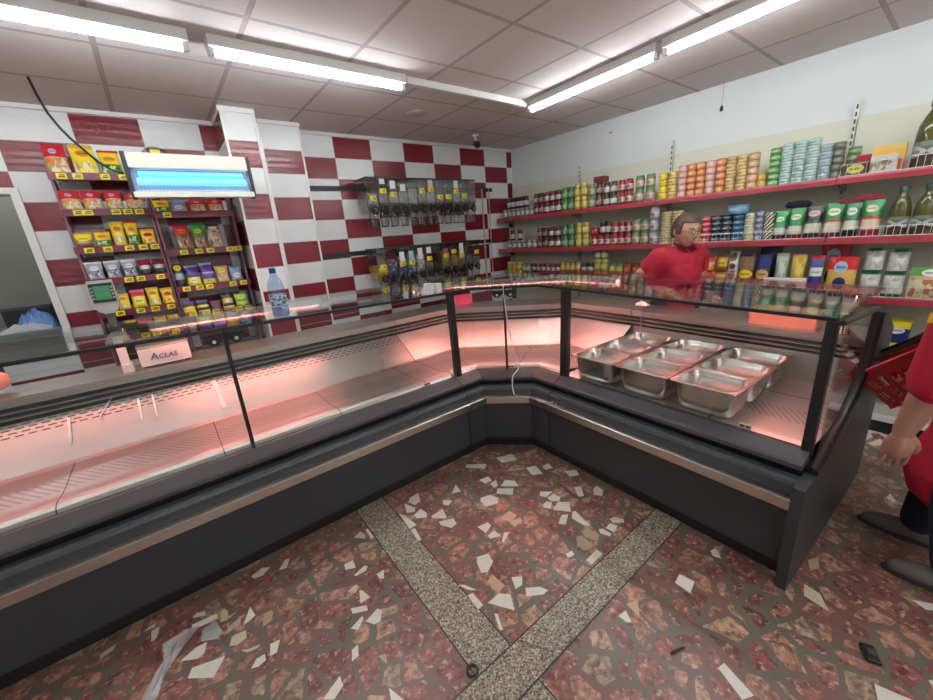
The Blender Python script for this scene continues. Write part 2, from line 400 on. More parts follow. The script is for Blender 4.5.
CHIPS = [(0,[(-2706,-1926),(-2669,-1979),(-2690,-2038),(-2773,-1955)]),(0,[(-2803,-1957),(-2730,-2029),(-2779,-2069),(-2844,-1991)]),(0,[(-2943,-1951),(-2880,-1970),(-2862,-2030),(-2901,-2062),(-2971,-2033),(-2963,-1974)]),(0,[(-2970,-1730),(-2992,-1816),(-3050,-1790)]),(0,[(-3268,-1635),(-3199,-1628),(-3234,-1710),(-3278,-1718),(-3292,-1668)]),(0,[(-3319,-1656),(-3290,-1738),(-3310,-1771),(-3353,-1743)]),(0,[(-3391,-1719),(-3372,-1750),(-3360,-1872),(-3407,-1873)]),(0,[(-3330,-1791),(-3271,-1770),(-3263,-1830),(-3283,-1861),(-3330,-1828)]),(0,[(-3260,-1871),(-3171,-1867),(-3201,-1952),(-3260,-1895)]),(0,[(-3125,-1802),(-3082,-1845),(-3130,-1866),(-3149,-1835)]),(0,[(-3407,-1884),(-3380,-1887),(-3401,-1989),(-3418,-1983)]),(0,[(-3252,-1939),(-3173,-1978),(-3186,-2026),(-3228,-2032),(-3258,-1969)]),(0,[(-3117,-2126),(-3049,-2140),(-3055,-2174),(-3112,-2193)]),(0,[(-3116,-2215),(-3064,-2210),(-3067,-2265),(-3123,-2240)]),(0,[(-3036,-2258),(-3015,-2278),(-3089,-2313),(-3087,-2295)]),(0,[(-3252,-2286),(-3198,-2308),(-3210,-2361),(-3272,-2391),(-3299,-2374),(-3278,-2316)]),(0,[(-3210,-2489),(-3168,-2520),(-3202,-2552),(-3240,-2547)]),(0,[(-3381,-2513),(-3313,-2510),(-3277,-2550),(-3318,-2618)]),(0,[(-3425,-2423),(-3399,-2429),(-3403,-2507),(-3433,-2508)]),(0,[(-3424,-2348),(-3401,-2369),(-3375,-2432),(-3404,-2405)]),(0,[(-3203,-2573),(-3150,-2614),(-3136,-2649),(-3167,-2651),(-3232,-2606)]),(0,[(-3394,-2569),(-3383,-2579),(-3415,-2645),(-3425,-2636)]),(4,[(-2979,-2164),(-2896,-2158),(-2890,-2213),(-2955,-2235)]),(4,[(-2963,-2226),(-2889,-2238),(-2905,-2270),(-2965,-2270)]),(4,[(-3304,-2427),(-3265,-2414),(-3264,-2502),(-3309,-2506),(-3320,-2474)]),(0,[(-3598,-1696),(-3584,-1700),(-3586,-1788),(-3604,-1786)]),(1,[(-3673,-1710),(-3625,-1689),(-3616,-1742),(-3631,-1761)]),(0,[(-3785,-1854),(-3741,-1859),(-3748,-1916),(-3794,-1891)]),(0,[(-3774,-1953),(-3709,-1934),(-3699,-1952),(-3719,-1969),(-3769,-1966)]),(0,[(-3687,-2025),(-3647,-2027),(-3670,-2074),(-3687,-2061)]),(1,[(-3834,-2019),(-3788,-2011),(-3782,-2036),(-3812,-2055)]),(0,[(-3789,-2053),(-3778,-2063),(-3765,-2124),(-3815,-2123)]),(0,[(-3858,-2115),(-3796,-2151),(-3803,-2179),(-3861,-2147)]),(0,[(-3832,-2220),(-3766,-2199),(-3756,-2222),(-3782,-2264),(-3810,-2259)]),(0,[(-3895,-2207),(-3832,-2186),(-3835,-2204),(-3873,-2234)]),(0,[(-2635,-2166),(-2578,-2222),(-2646,-2227),(-2666,-2193)]),(0,[(-2712,-2258),(-2676,-2253),(-2661,-2281),(-2709,-2313),(-2733,-2276)]),(0,[(-2649,-2238),(-2594,-2235),(-2586,-2286),(-2621,-2306),(-2658,-2270)]),(0,[(-2707,-2327),(-2630,-2305),(-2588,-2351),(-2647,-2410)]),(0,[(-2451,-2288),(-2414,-2309),(-2477,-2378),(-2508,-2361)]),(0,[(-2376,-2377),(-2340,-2376),(-2352,-2429),(-2400,-2453),(-2428,-2412)]),(2,[(-2515,-2382),(-2454,-2414),(-2503,-2433),(-2530,-2408)]),(0,[(-2774,-2419),(-2707,-2389),(-2672,-2410),(-2751,-2452)]),(0,[(-2642,-2414),(-2622,-2421),(-2661,-2548),(-2684,-2516),(-2685,-2446)]),(0,[(-2544,-2592),(-2508,-2596),(-2490,-2644),(-2512,-2657),(-2554,-2617)]),(0,[(-2617,-2612),(-2570,-2608),(-2557,-2647),(-2612,-2660)]),(0,[(-2649,-2593),(-2634,-2603),(-2630,-2654),(-2653,-2663),(-2671,-2614)]),(2,[(-2731,-2536),(-2683,-2550),(-2695,-2623),(-2724,-2636),(-2749,-2582)]),(2,[(-2779,-2543),(-2753,-2558),(-2762,-2630),(-2790,-2642),(-2829,-2625),(-2829,-2586)]),(0,[(-2872,-2667),(-2777,-2664),(-2779,-2700),(-2874,-2699)]),(0,[(-2689,-3007),(-2630,-3000),(-2621,-3062),(-2696,-3074)]),(0,[(-2386,-3039),(-2356,-3052),(-2402,-3092),(-2413,-3059)]),(0,[(-3016,-2924),(-2971,-2932),(-3001,-2975),(-3015,-2962)]),(4,[(-2944,-2917),(-2889,-2939),(-2956,-2985)]),(0,[(-2912,-2576),(-2872,-2585),(-2886,-2609),(-2925,-2599)]),(0,[(-4174,-1595),(-4120,-1574),(-4084,-1599),(-4126,-1631),(-4164,-1622)]),(0,[(-4055,-1653),(-4011,-1601),(-3991,-1610),(-4021,-1666)]),(0,[(-4251,-1864),(-4211,-1783),(-4201,-1849),(-4225,-1861)]),(0,[(-4437,-1735),(-4431,-1701),(-4338,-1715),(-4337,-1746)]),(1,[(-4332,-1778),(-4316,-1710),(-4296,-1727),(-4297,-1769),(-4258,-1769),(-4308,-1786)]),(3,[(-4408,-1823),(-4396,-1760),(-4346,-1752),(-4328,-1833),(-4349,-1858)]),(1,[(-4314,-1931),(-4300,-1889),(-4248,-1898),(-4251,-1940),(-4289,-1948)]),(2,[(-4325,-1861),(-4305,-1828),(-4251,-1810),(-4262,-1854)]),(0,[(-4462,-1963),(-4445,-1926),(-4334,-1965),(-4382,-2031)]),(0,[(-4482,-1861),(-4425,-1838),(-4387,-1842),(-4399,-1890),(-4425,-1900)]),(1,[(-4282,-1983),(-4249,-2001),(-4210,-2012),(-4224,-2022),(-4259,-2014)]),(0,[(-4190,-2093),(-4179,-2040),(-4142,-2047),(-4166,-2097)]),(0,[(-4261,-2094),(-4237,-2067),(-4205,-2068),(-4207,-2099),(-4236,-2106)]),(2,[(-4187,-1935),(-4169,-1870),(-4138,-1871),(-4145,-1926)]),(1,[(-4541,-1770),(-4538,-1719),(-4456,-1712),(-4465,-1736)]),(0,[(-4577,-1673),(-4577,-1610),(-4546,-1611),(-4558,-1665)]),(0,[(-4607,-1589),(-4562,-1571),(-4566,-1594)]),(0,[(-4429,-1663),(-4411,-1644),(-4379,-1660),(-4377,-1689)]),(1,[(-4748,-1614),(-4750,-1589),(-4695,-1573),(-4708,-1604)]),(1,[(-2296,-3376),(-2308,-3431),(-2383,-3471),(-2366,-3390)]),(0,[(-2082,-3674),(-2049,-3728),(-2068,-3757),(-2104,-3713)]),(0,[(-2932,-3266),(-2898,-3274),(-2938,-3377),(-2981,-3356)]),(0,[(-2603,-3624),(-2577,-3717),(-2690,-3647)]),(0,[(-2461,-3736),(-2437,-3754),(-2498,-3764)]),(2,[(-2128,-3355),(-2082,-3382),(-2147,-3399),(-2197,-3376)]),(0,[(-456,-3327),(-366,-3422),(-447,-3421),(-497,-3347)]),(0,[(-588,-3333),(-480,-3365),(-537,-3387),(-638,-3359)]),(0,[(-436,-3390),(-452,-3455),(-526,-3458)]),(0,[(-658,-3376),(-542,-3421),(-609,-3465),(-690,-3399)]),(0,[(-1324,-3526),(-1265,-3536),(-1321,-3564),(-1353,-3555)]),(0,[(-2571,-1692),(-2452,-1737),(-2484,-1817),(-2586,-1771)]),(0,[(-2781,-1602),(-2673,-1697),(-2718,-1735),(-2806,-1633)]),(2,[(-2548,-1600),(-2503,-1662),(-2532,-1693)]),(0,[(-2509,-1931),(-2443,-1963),(-2481,-2057),(-2542,-2015)]),(0,[(-2425,-2002),(-2359,-2000),(-2381,-2060),(-2431,-2043)]),(0,[(-2357,-2136),(-2290,-2184),(-2323,-2233),(-2380,-2202)]),(0,[(-2829,-1805),(-2763,-1820),(-2774,-1871),(-2830,-1863)]),(0,[(-2806,-1887),(-2749,-1884),(-2783,-1939),(-2815,-1936)]),(0,[(-4078,-2394),(-4000,-2358),(-4003,-2400),(-4046,-2422)]),(0,[(-3876,-2520),(-3850,-2602),(-3894,-2579)]),(0,[(-3926,-2296),(-3899,-2293),(-3914,-2337),(-3944,-2340)]),(2,[(-3856,-2389),(-3828,-2404),(-3843,-2444)])]
# ------------------------------------------------------------------ room shell
XL, YF = -6.6, -6.4
bm = bmesh.new()
def fpoly(pts, z, mi):
    f = bm.faces.new([bm.verts.new((x, y, z)) for x, y in pts]); f.material_index = mi
    f.normal_update()
    if f.normal.z < 0: f.normal_flip()
bbox(bm, XL, 0.05, YF, 2.2, -0.05, 0.0, 0)
# granite bands and their dark joints
fpoly([(-3.567, -1.30), (-3.385, -1.30), (-3.490, -4.6), (-3.665, -4.6)], 0.0006, 1)
fpoly([(XL + .02, -2.690), (0.0, -2.735), (0.0, -2.875), (XL + .02, -2.850)], 0.0010, 1)
def strip_line(a, b, w=0.006, z=0.0014):
    a = Vector(a); b = Vector(b); n_ = (b - a).orthogonal().normalized() * w / 2
    fpoly([tuple(a + n_), tuple(b + n_), tuple(b - n_), tuple(a - n_)], z, 2)
strip_line((-3.567, -1.30), (-3.610, -2.695)); strip_line((-3.385, -1.30), (-3.434, -2.700))
strip_line((-3.614, -2.865), (-3.665, -4.6)); strip_line((-3.444, -2.865), (-3.490, -4.6))
strip_line((XL + .02, -2.690), (0.0, -2.735)); strip_line((XL + .02, -2.850), (0.0, -2.875))
strip_line((-3.395, -2.72), (-3.33, -2.84), 0.003)
# mesh inlay of the large pale marble pieces, each its own outline
for c_, pl in CHIPS:
    fpoly([(x / 1000, y / 1000) for x, y in pl], 0.0018, 3 + c_)
struct('floor', fin(bm), [FLOORM, GRANITE, JOINT] + CHIPM)
struct('ceiling', boxmesh(XL, 0.05, YF, 2.2, H, H + 0.06), CEIL)
# ceiling edge trim against the walls
bm = bmesh.new()
bbox(bm, -2.90, -0.02, YB - 0.02, YB, 2.62, H); bbox(bm, XL, -3.54, YB - 0.02, YB, 2.622, H)
bbox(bm, -3.545, -3.29, 0.115, 0.135, 2.615, H); bbox(bm, -3.23, -2.88, 0.345, 0.362, 2.622, H)
struct('trim_1', fin(bm), WHITEMETAL)
struct('wall_right', boxmesh(0.0, 0.08, YF, 2.2, 0, H), PAINT)
struct('wall_front', boxmesh(XL, 0.08, YF - 0.08, YF, 0, H), WALLP)
struct('wall_left', boxmesh(XL - 0.08, XL, YF, 2.2, 0, H), WALLP)
struct('wall_back', boxmesh(-2.9, 0.0, YB, YB + 0.1, 0, H), TILE_R)
bm = bmesh.new()
bbox(bm, -4.80, -2.9, YB, YB + 0.1, 0, H)
bbox(bm, XL, -4.80, YB, YB + 0.1, 2.12, H); bbox(bm, XL, -4.80, YB, YB + 0.1, 0, 0.96)
struct('wall_back_window_side', fin(bm), TILE_L)
struct('wall_pillar', boxmesh(-3.525, -3.30, 0.133, YB, 0, H), TILE_P)
struct('wall_pillar_side', boxmesh(-3.531, -3.525, 0.135, YB, 0, H), TILE_S)
struct('wall_pillar_low', boxmesh(-3.225, -2.893, 0.36, YB, 0, H), TILE_P)
struct('wall_pillar_step', boxmesh(-3.30, -3.225, 0.352, YB, 0, H), TILE_P)
bm = bmesh.new()
for x in (-3.531, -3.303): bbox(bm, x - 0.004, x + 0.014, 0.124, 0.136, 0, 2.62)
for x in (-3.231, -2.899): bbox(bm, x - 0.004, x + 0.012, 0.351, 0.362, 0, 2.62)
struct('trim_2', fin(bm), WHITEPL)
# room seen through the service window
struct('wall_back_room', boxmesh(XL, -3.0, 2.1, 2.2, 0, H), mat('back room wall', (0.20, 0.20, 0.17), 0.8))
struct('wall_back_room_side', boxmesh(-4.6, -4.5, YB + 0.1, 2.1, 0, H), mat('back room wall', (0.20, 0.20, 0.17), 0.8))
bm = bmesh.new()
bbox(bm, -4.836, -4.792, YB - 0.035, YB + 0.11, 0.96, 2.12)
bbox(bm, XL, -4.8365, YB - 0.035, YB + 0.11, 2.08, 2.12)
struct('window_1', fin(bm), WHITEPL)
struct('trim_3', boxmesh(XL, -4.836, YB - 0.05, YB + 0.55, 0.97, 1.155, 0.01), mat('blue grey sill', (0.11, 0.14, 0.155), 0.4))

# things on the sill of the service window
t = thing('storage_box', 'black box standing on the blue-grey sill of the service window', 'box', (-5.02, 0.86, 1.155))
link('body', boxmesh(-0.13, 0.13, -0.10, 0.10, 0, 0.15, 0.008), BLACK, t)
link('lid', boxmesh(-0.134, 0.134, -0.104, 0.104, 0.15, 0.165, 0.004), DKGREY, t)
def crumple(w, d, h, seed, n=12):
    rnd = random.Random(seed); bm = bmesh.new()
    g = {}
    for i in range(n + 1):
        for j in range(n + 1):
            a, b = i / n * 2 - 1, j / n * 2 - 1
            hh = h * max(0, 1 - (abs(a) ** 2.2 + abs(b) ** 2.2) * 0.75) * (0.55 + 0.7 * rnd.random()) + 0.002
            g[i, j] = bm.verts.new((a * w / 2 + rnd.uniform(-1, 1) * w * 0.03, b * d / 2 + rnd.uniform(-1, 1) * d * 0.03, hh))
    for i in range(n):
        for j in range(n):
            bm.faces.new((g[i, j], g[i + 1, j], g[i + 1, j + 1], g[i, j + 1]))
    ed = [e for e in bm.edges if e.is_boundary]
    r = bmesh.ops.extrude_edge_only(bm, edges=ed)
    for v in r['geom']:
        if isinstance(v, bmesh.types.BMVert): v.co.z = 0
    return fin(bm)
o = link('plastic_bag', crumple(0.20, 0.16, 0.13, 3), mat('blue film', (0.10, 0.22, 0.50), 0.3), None, (-4.97, 0.66, 1.156))
tag(o, 'crumpled blue plastic bag in front of the black box on the sill', 'bag')
o = link('paper_wrap', crumple(0.26, 0.12, 0.05, 5), mat('grey paper', (0.42, 0.42, 0.44), 0.7), None, (-5.02, 0.56 + 0.02, 1.156))
tag(o, 'crumpled grey wrapping paper along the front edge of the window sill', 'paper')

# ------------------------------------------------------------------ ceiling lights
def light_fixture(x, y, rz, L, label):
    t = thing('ceiling_light', label, 'light', (x, y, H), rz, 'strip lights in line on the ceiling')
    bm = bmesh.new()
    bbox(bm, 0, L, -0.042, 0.042, -0.052, 0.0, 0, 0.004)
    link('batten', fin(bm), WHITEMETAL, t)
    link('tube', tubemesh([(0.03, 0, -0.072), (L - 0.03, 0, -0.072)], 0.0145, 12), TUBEW, t)
    for xa in (0.0, L - 0.03):
        bm = bmesh.new(); bbox(bm, xa, xa + 0.03, -0.018, 0.018, -0.09, -0.05, 0, 0.004)
        link('end_cap', fin(bm), WHITEMETAL, t)
yl = -0.945
light_fixture(-3.71, yl, 0, 1.16, 'lit strip light in the middle of the ceiling, parallel to the tiled wall')
light_fixture(-4.95, yl, 0, 1.16, 'lit strip light at the top left corner, parallel to the tiled wall')
light_fixture(-6.20, yl, 0, 1.16, 'lit strip light beyond the left edge of the photo')
ra = math.radians(-90 - 2.9)
def rp(s): return (-1.285 + math.cos(ra) * s, -0.93 + math.sin(ra) * s)
light_fixture(*rp(0.02), ra, 1.16, 'lit strip light nearest the tiled wall, in the right line')
light_fixture(*rp(1.22), ra, 1.16, 'lit strip light at the top right, second in the right line')
light_fixture(*rp(2.45), ra, 1.16, 'strip light beyond the top edge, third in the right line')
light_fixture(*rp(3.68), ra, 1.16, 'strip light beyond the top edge, last in the right line')
light_fixture(-6.0, 1.45, 0, 1.16, 'added unseen strip light in the back room behind the service window')  # unseen lamp, added to brighten the room behind the window
for k, xx in enumerate((-5.2, -3.0)):  # pair of unseen fixtures added to lift the ceiling brightness
    light_fixture(xx, -5.7, 0, 1.16, ['added unseen strip light far behind the viewer on the left', 'added unseen strip light far behind the viewer on the right'][k])
for k, xx in enumerate((-5.2, -3.4)):
    light_fixture(xx, -4.6, 0, 1.16, ['lit strip light behind the viewer on the left', 'lit strip light behind the viewer on the right'][k])
bm = bmesh.new(); bbox(bm, -2.53, -1.31, yl - 0.02, yl + 0.02, H - 0.045, H, 0, 0.003); bbox(bm, -1.33, -1.25, yl - 0.035, yl + 0.035, H - 0.06, H)
tag(link('cable_trunking', fin(bm), WHITEMETAL), 'white ceiling trunking running empty between the last left light and the corner', 'trunking')

# security camera, smoke detector ring, pull cord, nail, hanging cable
t = thing('security_camera', 'small black and white security camera on the ceiling near the corner', 'camera', (-1.03, 0.10, H))
bm = bmesh.new(); lathe(bm, [(0.035, 0), (0.035, -0.02), (0.012, -0.025), (0.012, -0.07)][::-1], n=14); link('mount', fin(bm, True), WHITEMETAL, t)
bm = bmesh.new(); tube(bm, [(0.02, 0.03, -0.085), (-0.03, -0.06, -0.115)], [0.034, 0.038], 14); link('housing', fin(bm, True), BLACK, t)
bm = bmesh.new(); tube(bm, [(-0.0305, -0.061, -0.1155), (-0.034, -0.066, -0.118)], 0.024, 14); link('lens', fin(bm, True), mat('lens glass', (0.02, 0.02, 0.03), 0.05), t)
bm = bmesh.new(); lathe(bm, [(0.0, -0.012), (0.07, -0.012), (0.09, -0.006), (0.095, 0.0)], n=28)
tag(link('ceiling_rosette', fin(bm, True), mat('pale rosette', (0.5, 0.45, 0.44), 0.8), None, (-2.045, -0.30, H)), 'faint round rosette in a ceiling tile near the tiled wall', 'rosette')
t = thing('pull_cord', 'thin cord with a dark knob hanging from the ceiling by the white wall', 'cord', (-0.10, -2.05, H))
link('string', tubemesh([(0, 0, 0), (0.004, 0, -0.10), (0, 0, -0.19)], 0.0022, 6), GREYPL, t)
bm = bmesh.new(); lathe(bm, [(0.0, -0.235), (0.014, -0.225), (0.012, -0.20), (0.004, -0.185)], n=12); link('knob', fin(bm, True), BLACK, t)
bm = bmesh.new(); tube(bm, [(0.002, 0, 0), (-0.03, 0, -0.012)], 0.006, 8)
tag(link('wall_nail', fin(bm, True), BLACK, None, (0.0, -0.955, 2.52)), 'dark nail high on the white wall under the ceiling', 'nail')
tag(link('hanging_cable', tubemesh([(-4.50, 0.01, H), (-4.488, -0.01, 2.56), (-4.464, -0.04, 2.455), (-4.433, -0.05, 2.378), (-4.402, -0.05, 2.323), (-4.357, -0.05, 2.262), (-4.312, -0.05, 2.20), (-4.26, -0.08, 2.15), (-4.205, -0.12, 2.12)], 0.007, 8), BLACK), 'black cable looping from the ceiling down to the insect killer', 'cable')
# grey pipes on the tiled wall
for x_, r_, z0_, z1_, lb in ((-0.585, 0.011, 0.95, 2.15, 'thicker grey pipe running down the tiled wall beside the dispensers'), (-0.462, 0.007, 0.3, 2.16, 'thin grey pipe running down the tiled wall near the shelf end')):
    tag(link('wall_pipe', tubemesh([(x_, YB - r_, z0_), (x_, YB - r_, z1_)], r_, 10), mat('grey pipe', (0.45, 0.44, 0.42), 0.4)), lb, 'pipe')

# ------------------------------------------------------------------ refrigerated counters
TH = math.radians(2.6)
P0 = Vector((-2.25, -2.02)); DR = Vector((-math.sin(TH), -math.cos(TH))); NR = Vector((math.cos(TH), -math.sin(TH)))
class St:
    def __init__(s, O, m, dz): s.O = Vector(O); s.m = Vector(m); s.dz = dz
    def p(s, t, z): 
        f = min(1.0, max(0.0, (z - 0.60) / 0.6))
        q = s.O + s.m * t
        return Vector((q.x, q.y, z + s.dz * f))
def SL(x): return St((x, -1.5), (0, 1), 0.020 * (-2.7 - x))
def SR(s): return St(P0 + DR * s, NR, -0.012 - 0.030 * s)
KX = Vector((P0.x + DR.x * -0.5205, -1.5))
CA, CB = KX + Vector((-0.265, 0)), KX + DR * 0.265
cd = (CB - CA).normalized(); NC = Vector((-cd.y, cd.x))
if NC.x < 0: NC = -NC
def miter(n1, n2): return (n1 + n2) / (1 + n1.dot(n2))
SA = St(CA, miter(Vector((0, 1)), NC), -0.004); SB = St(CB, miter(NC, NR), -0.006)
SM = St((CA + CB) / 2, NC, -0.005)

def sweep(poly, sts, closed=True):
    bm = bmesh.new(); rings = [[bm.verts.new(s.p(t, z)) for t, z in poly] for s in sts]
    n = len(poly); fs = []
    for a, b in zip(rings[:-1], rings[1:]):
        for i in range(n if closed else n - 1):
            j = (i + 1) % n
            fs.append(bm.faces.new((a[i], a[j], b[j], b[i])))
    if closed:
        fs.append(bm.faces.new(rings[0])); fs.append(bm.faces.new(rings[-1][::-1]))
    bmesh.ops.recalc_face_normals(bm, faces=fs)
    return fin(bm)
def sheet(line, sts, thick=0.004):
    """open strip with uv (u along the counter, v along the profile), given thickness downwards/backwards"""
    bm = bmesh.new(); uvl = bm.loops.layers.uv.new('UVMap')
    us = [0.0]
    for a, b in zip(sts[:-1], sts[1:]): us.append(us[-1] + (b.p(0.5, 0.5) - a.p(0.5, 0.5)).length)
    vs = [0.0]
    for a, b in zip(line[:-1], line[1:]): vs.append(vs[-1] + math.hypot(b[0] - a[0], b[1] - a[1]))
    g = [[bm.verts.new(s.p(t, z)) for t, z in line] for s in sts]
    for i in range(len(sts) - 1):
        for j in range(len(line) - 1):
            f = bm.faces.new((g[i][j], g[i][j + 1], g[i + 1][j + 1], g[i + 1][j]))
            for lp, (uu, vv) in zip(f.loops, ((us[i], vs[j]), (us[i], vs[j + 1]), (us[i + 1], vs[j + 1]), (us[i + 1], vs[j]))): lp[uvl].uv = (uu, vv)
    return fin(bm)
def frame_pt(s0, s1, f, t, z): return s0.p(t, z).lerp(s1.p(t, z), f)

PROF = {
 'kick_plate': ([(0, 0), (0, 0.088), (0.03, 0.088), (0.03, 0)], BLACK),
 'base_panel': ([(-0.035, 0.085), (-0.035, 0.374), (0.0, 0.374), (0.0, 0.085)], DKGREY),
 'bumper_rail': ([(-0.070, 0.380), (-0.070, 0.426), (-0.066, 0.430), (-0.034, 0.430), (-0.034, 0.380)], STEELRAIL),
 'front_ledge': ([(-0.033, 0.374), (-0.033, 0.476), (-0.026, 0.490), (-0.012, 0.497), (0.030, 0.497), (0.030, 0.374)], NAVYGREY),
 'shadow_groove': ([(0.031, 0.374), (0.031, 0.440), (0.055, 0.440), (0.055, 0.527), (0.12, 0.527), (0.12, 0.374)], BLACKSATIN),
 'glass_base': ([(0.018, 0.530), (0.018, 0.548), (0.030, 0.556), (0.095, 0.584), (0.122, 0.584), (0.122, 0.530)], LEDGE),
 'air_grille': ([(0.962, 0.778), (0.962, 0.888), (1.0, 0.888), (1.0, 0.778)], BLACKSATIN),
 'rear_worktop': ([(0.925, 0.889), (0.925, 0.914), (1.25, 0.914), (1.25, 0.889)], STEEL),
 'rear_panel': ([(1.19, 0.02), (1.19, 0.888), (1.22, 0.888), (1.22, 0.02)], DKGREY),
 'bottom_pan': ([(0.06, 0.34), (0.06, 0.36), (1.188, 0.36), (1.188, 0.34)], DKGREY),
 'top_rubber': ([(0.116, 1.1935), (0.116, 1.2085), (0.136, 1.2085), (0.136, 1.1935)], BLACKSATIN),
 'lamp_housing': ([(0.600, 1.150), (0.600, 1.187), (0.690, 1.187), (0.690, 1.130), (0.683, 1.130), (0.683, 1.180), (0.607, 1.180), (0.607, 1.150)], WHITEPL),
}
TOPG = [(0.1365, 1.1985), (0.1365, 1.2065), (1.02, 1.2065), (1.02, 1.1985)]
DECKR = [(0.123, 0.588), (0.16, 0.592), (0.40, 0.594), (0.92, 0.598)]
DECKL = [(0.123, 0.586), (0.135, 0.600), (0.160, 0.609), (0.195, 0.610), (0.235, 0.603), (0.28, 0.597), (0.34, 0.595), (0.40, 0.594), (0.63, 0.597)]
BACKL = [(0.63, 0.597), (0.66, 0.606), (0.94, 0.782)]
BACKR = [(0.92, 0.598), (0.945, 0.782)]
def counter(label, sts, panes, posts, clamps, lamps, group, plain=False):
    root = thing('display_counter', label, 'counter', (0, 0, 0), 0, group)
    c0 = sum((s.O for s in sts), Vector((0, 0))) / len(sts)
    for nme, (poly, m_) in PROF.items():
        if nme == 'lamp_housing':
            for lamp, off, lm in lamps:
                o = link(nme, sweep([(t_ + off, z_) for t_, z_ in poly], lamp), lm, root)
                for s_e in (lamp[0], lamp[-1]):
                    bm = bmesh.new(); bm.faces.new([bm.verts.new(s_e.p(t_ + off, z_)) for t_, z_ in ((0.60, 1.130), (0.60, 1.187), (0.69, 1.187), (0.69, 1.130))]); bmesh.ops.solidify(bm, geom=bm.faces[:], thickness=0.003)
                    link('end_plate', fin(bm), lm, o)
                link('lamp_tube', tubemesh([s.p(0.648 + off, 1.163) for s in lamp], 0.011, 10), TUBEP, o)
            continue
        if nme == 'bumper_rail':
            link(nme, sweep(poly, [s for s in sts]), m_, root); continue
        gr = link(nme, sweep(poly, sts), m_, root)
        if nme == 'air_grille':
            for za, zb in ((0.803, 0.814), (0.834, 0.842), (0.866, 0.888)):
                link('slat', sweep([(0.934, za), (0.930, zb), (0.961, zb), (0.961, za)], sts), STEEL, gr)
    tg = link('top_glass', sweep(TOPG, sts), GLASS, root)
    for (a, b) in panes:
        link('front_glass', sweep([(0.104, 0.582), (0.110, 0.582), (0.128, 1.193), (0.122, 1.193)], [a, b]), GLASS, root)
    link('deck', sheet(DECKR if plain is True else DECKL, sts), DECK, root)
    link('back_panel', sheet(BACKR if plain is True else BACKL, sts), STEEL if plain is not None and plain != 'perf' else PERF, root)
    for (s, w, dirv) in posts:
        bm = bmesh.new(); vs = []
        dv = Vector((dirv[0], dirv[1], 0)).normalized() * w / 2
        for t_, z_ in ((0.096, 0.560), (0.136, 0.560), (0.152, 1.193), (0.114, 1.193)):
            q = s.p(t_, z_); vs.append((q - dv, q + dv))
        A_ = [bm.verts.new(a) for a, b in vs]; B_ = [bm.verts.new(b) for a, b in vs]
        fs = [bm.faces.new(A_), bm.faces.new(B_[::-1])] + [bm.faces.new((A_[i], B_[i], B_[(i + 1) % 4], A_[(i + 1) % 4])) for i in range(4)]
        bmesh.ops.recalc_face_normals(bm, faces=fs)
        link('glass_post', fin(bm), BLACKSATIN, root)
    for (s, dirv) in clamps:
        dv = Vector((dirv[0], dirv[1], 0)).normalized()
        for sg in (-1, 1):
            c = s.p(0.118, 1.182) + dv * sg * 0.047
            bm = bmesh.new(); ring = []
            nn = s.p(1, 1) - s.p(0, 1); nn.z = 0; nn.normalize()
            pts = [c + dv * math.cos(a) * 0.042 + Vector((0, 0, -0.05 * math.sin(a))) for a in [PI * k / 10 for k in range(11)]]
            A_ = [bm.verts.new(p - nn * 0.014) for p in pts]; B_ = [bm.verts.new(p + nn * 0.010) for p in pts]
            fs = [bm.faces.new(A_), bm.faces.new(B_[::-1])] + [bm.faces.new((A_[i], B_[i], B_[(i + 1) % 11], A_[(i + 1) % 11])) for i in range(11)]
            bmesh.ops.recalc_face_normals(bm, faces=fs)
            hc = link('hinge_clamp', fin(bm), BLACK, root)
            link('screw', tubemesh([c - nn * 0.019 + Vector((0, 0, -0.030)), c - nn * 0.013 + Vector((0, 0, -0.030))], 0.009, 10), CHROME, hc)
    return root
g_ = 'display counters'
LEFTC = counter('long left display counter, empty, with pink-lit steel deck', [SL(-6.3), SL(-5.4), SL(-4.0), SL(-2.672)],
        [(SL(-6.28), SL(-5.41)), (SL(-5.39), SL(-4.012)), (SL(-3.988), SL(-2.675))],
        [(SL(-5.40), 0.02, (1, 0)), (SL(-4.0), 0.017, (1, 0))], [(SL(-5.4), (1, 0)), (SL(-4.0), (1, 0))], [([SL(-6.25), SL(-4.42)], 0.30, BLACKSATIN), ([SL(-4.30), SL(-3.27)], 0.30, WHITEPL)], g_, 'perf')
CORNERC = counter('corner display counter with angled glass and a white cable over its front', [SL(-2.665), SA, SB, SR(-0.070)],
        [(SL(-2.60), SA), (SA, SM), (SM, SB), (SB, SR(-0.075))],
        [(SL(-2.625), 0.045, (1, 0)), (SM, 0.016, cd), (SR(-0.055), 0.055, DR)], [(SM, cd)], [([SL(-2.55), SA, SB, SR(-0.08)], 0.10, WHITEPL)], g_)
RIGHTC = counter('right display counter holding the steel food pans', [SR(-0.062), SR(0.6), SR(1.275)],
        [(SR(-0.02), SR(1.24))], [(SR(1.262), 0.036, DR)], [], [([SR(-0.03), SR(1.2)], 0.20, BLACKSATIN)], g_, True)
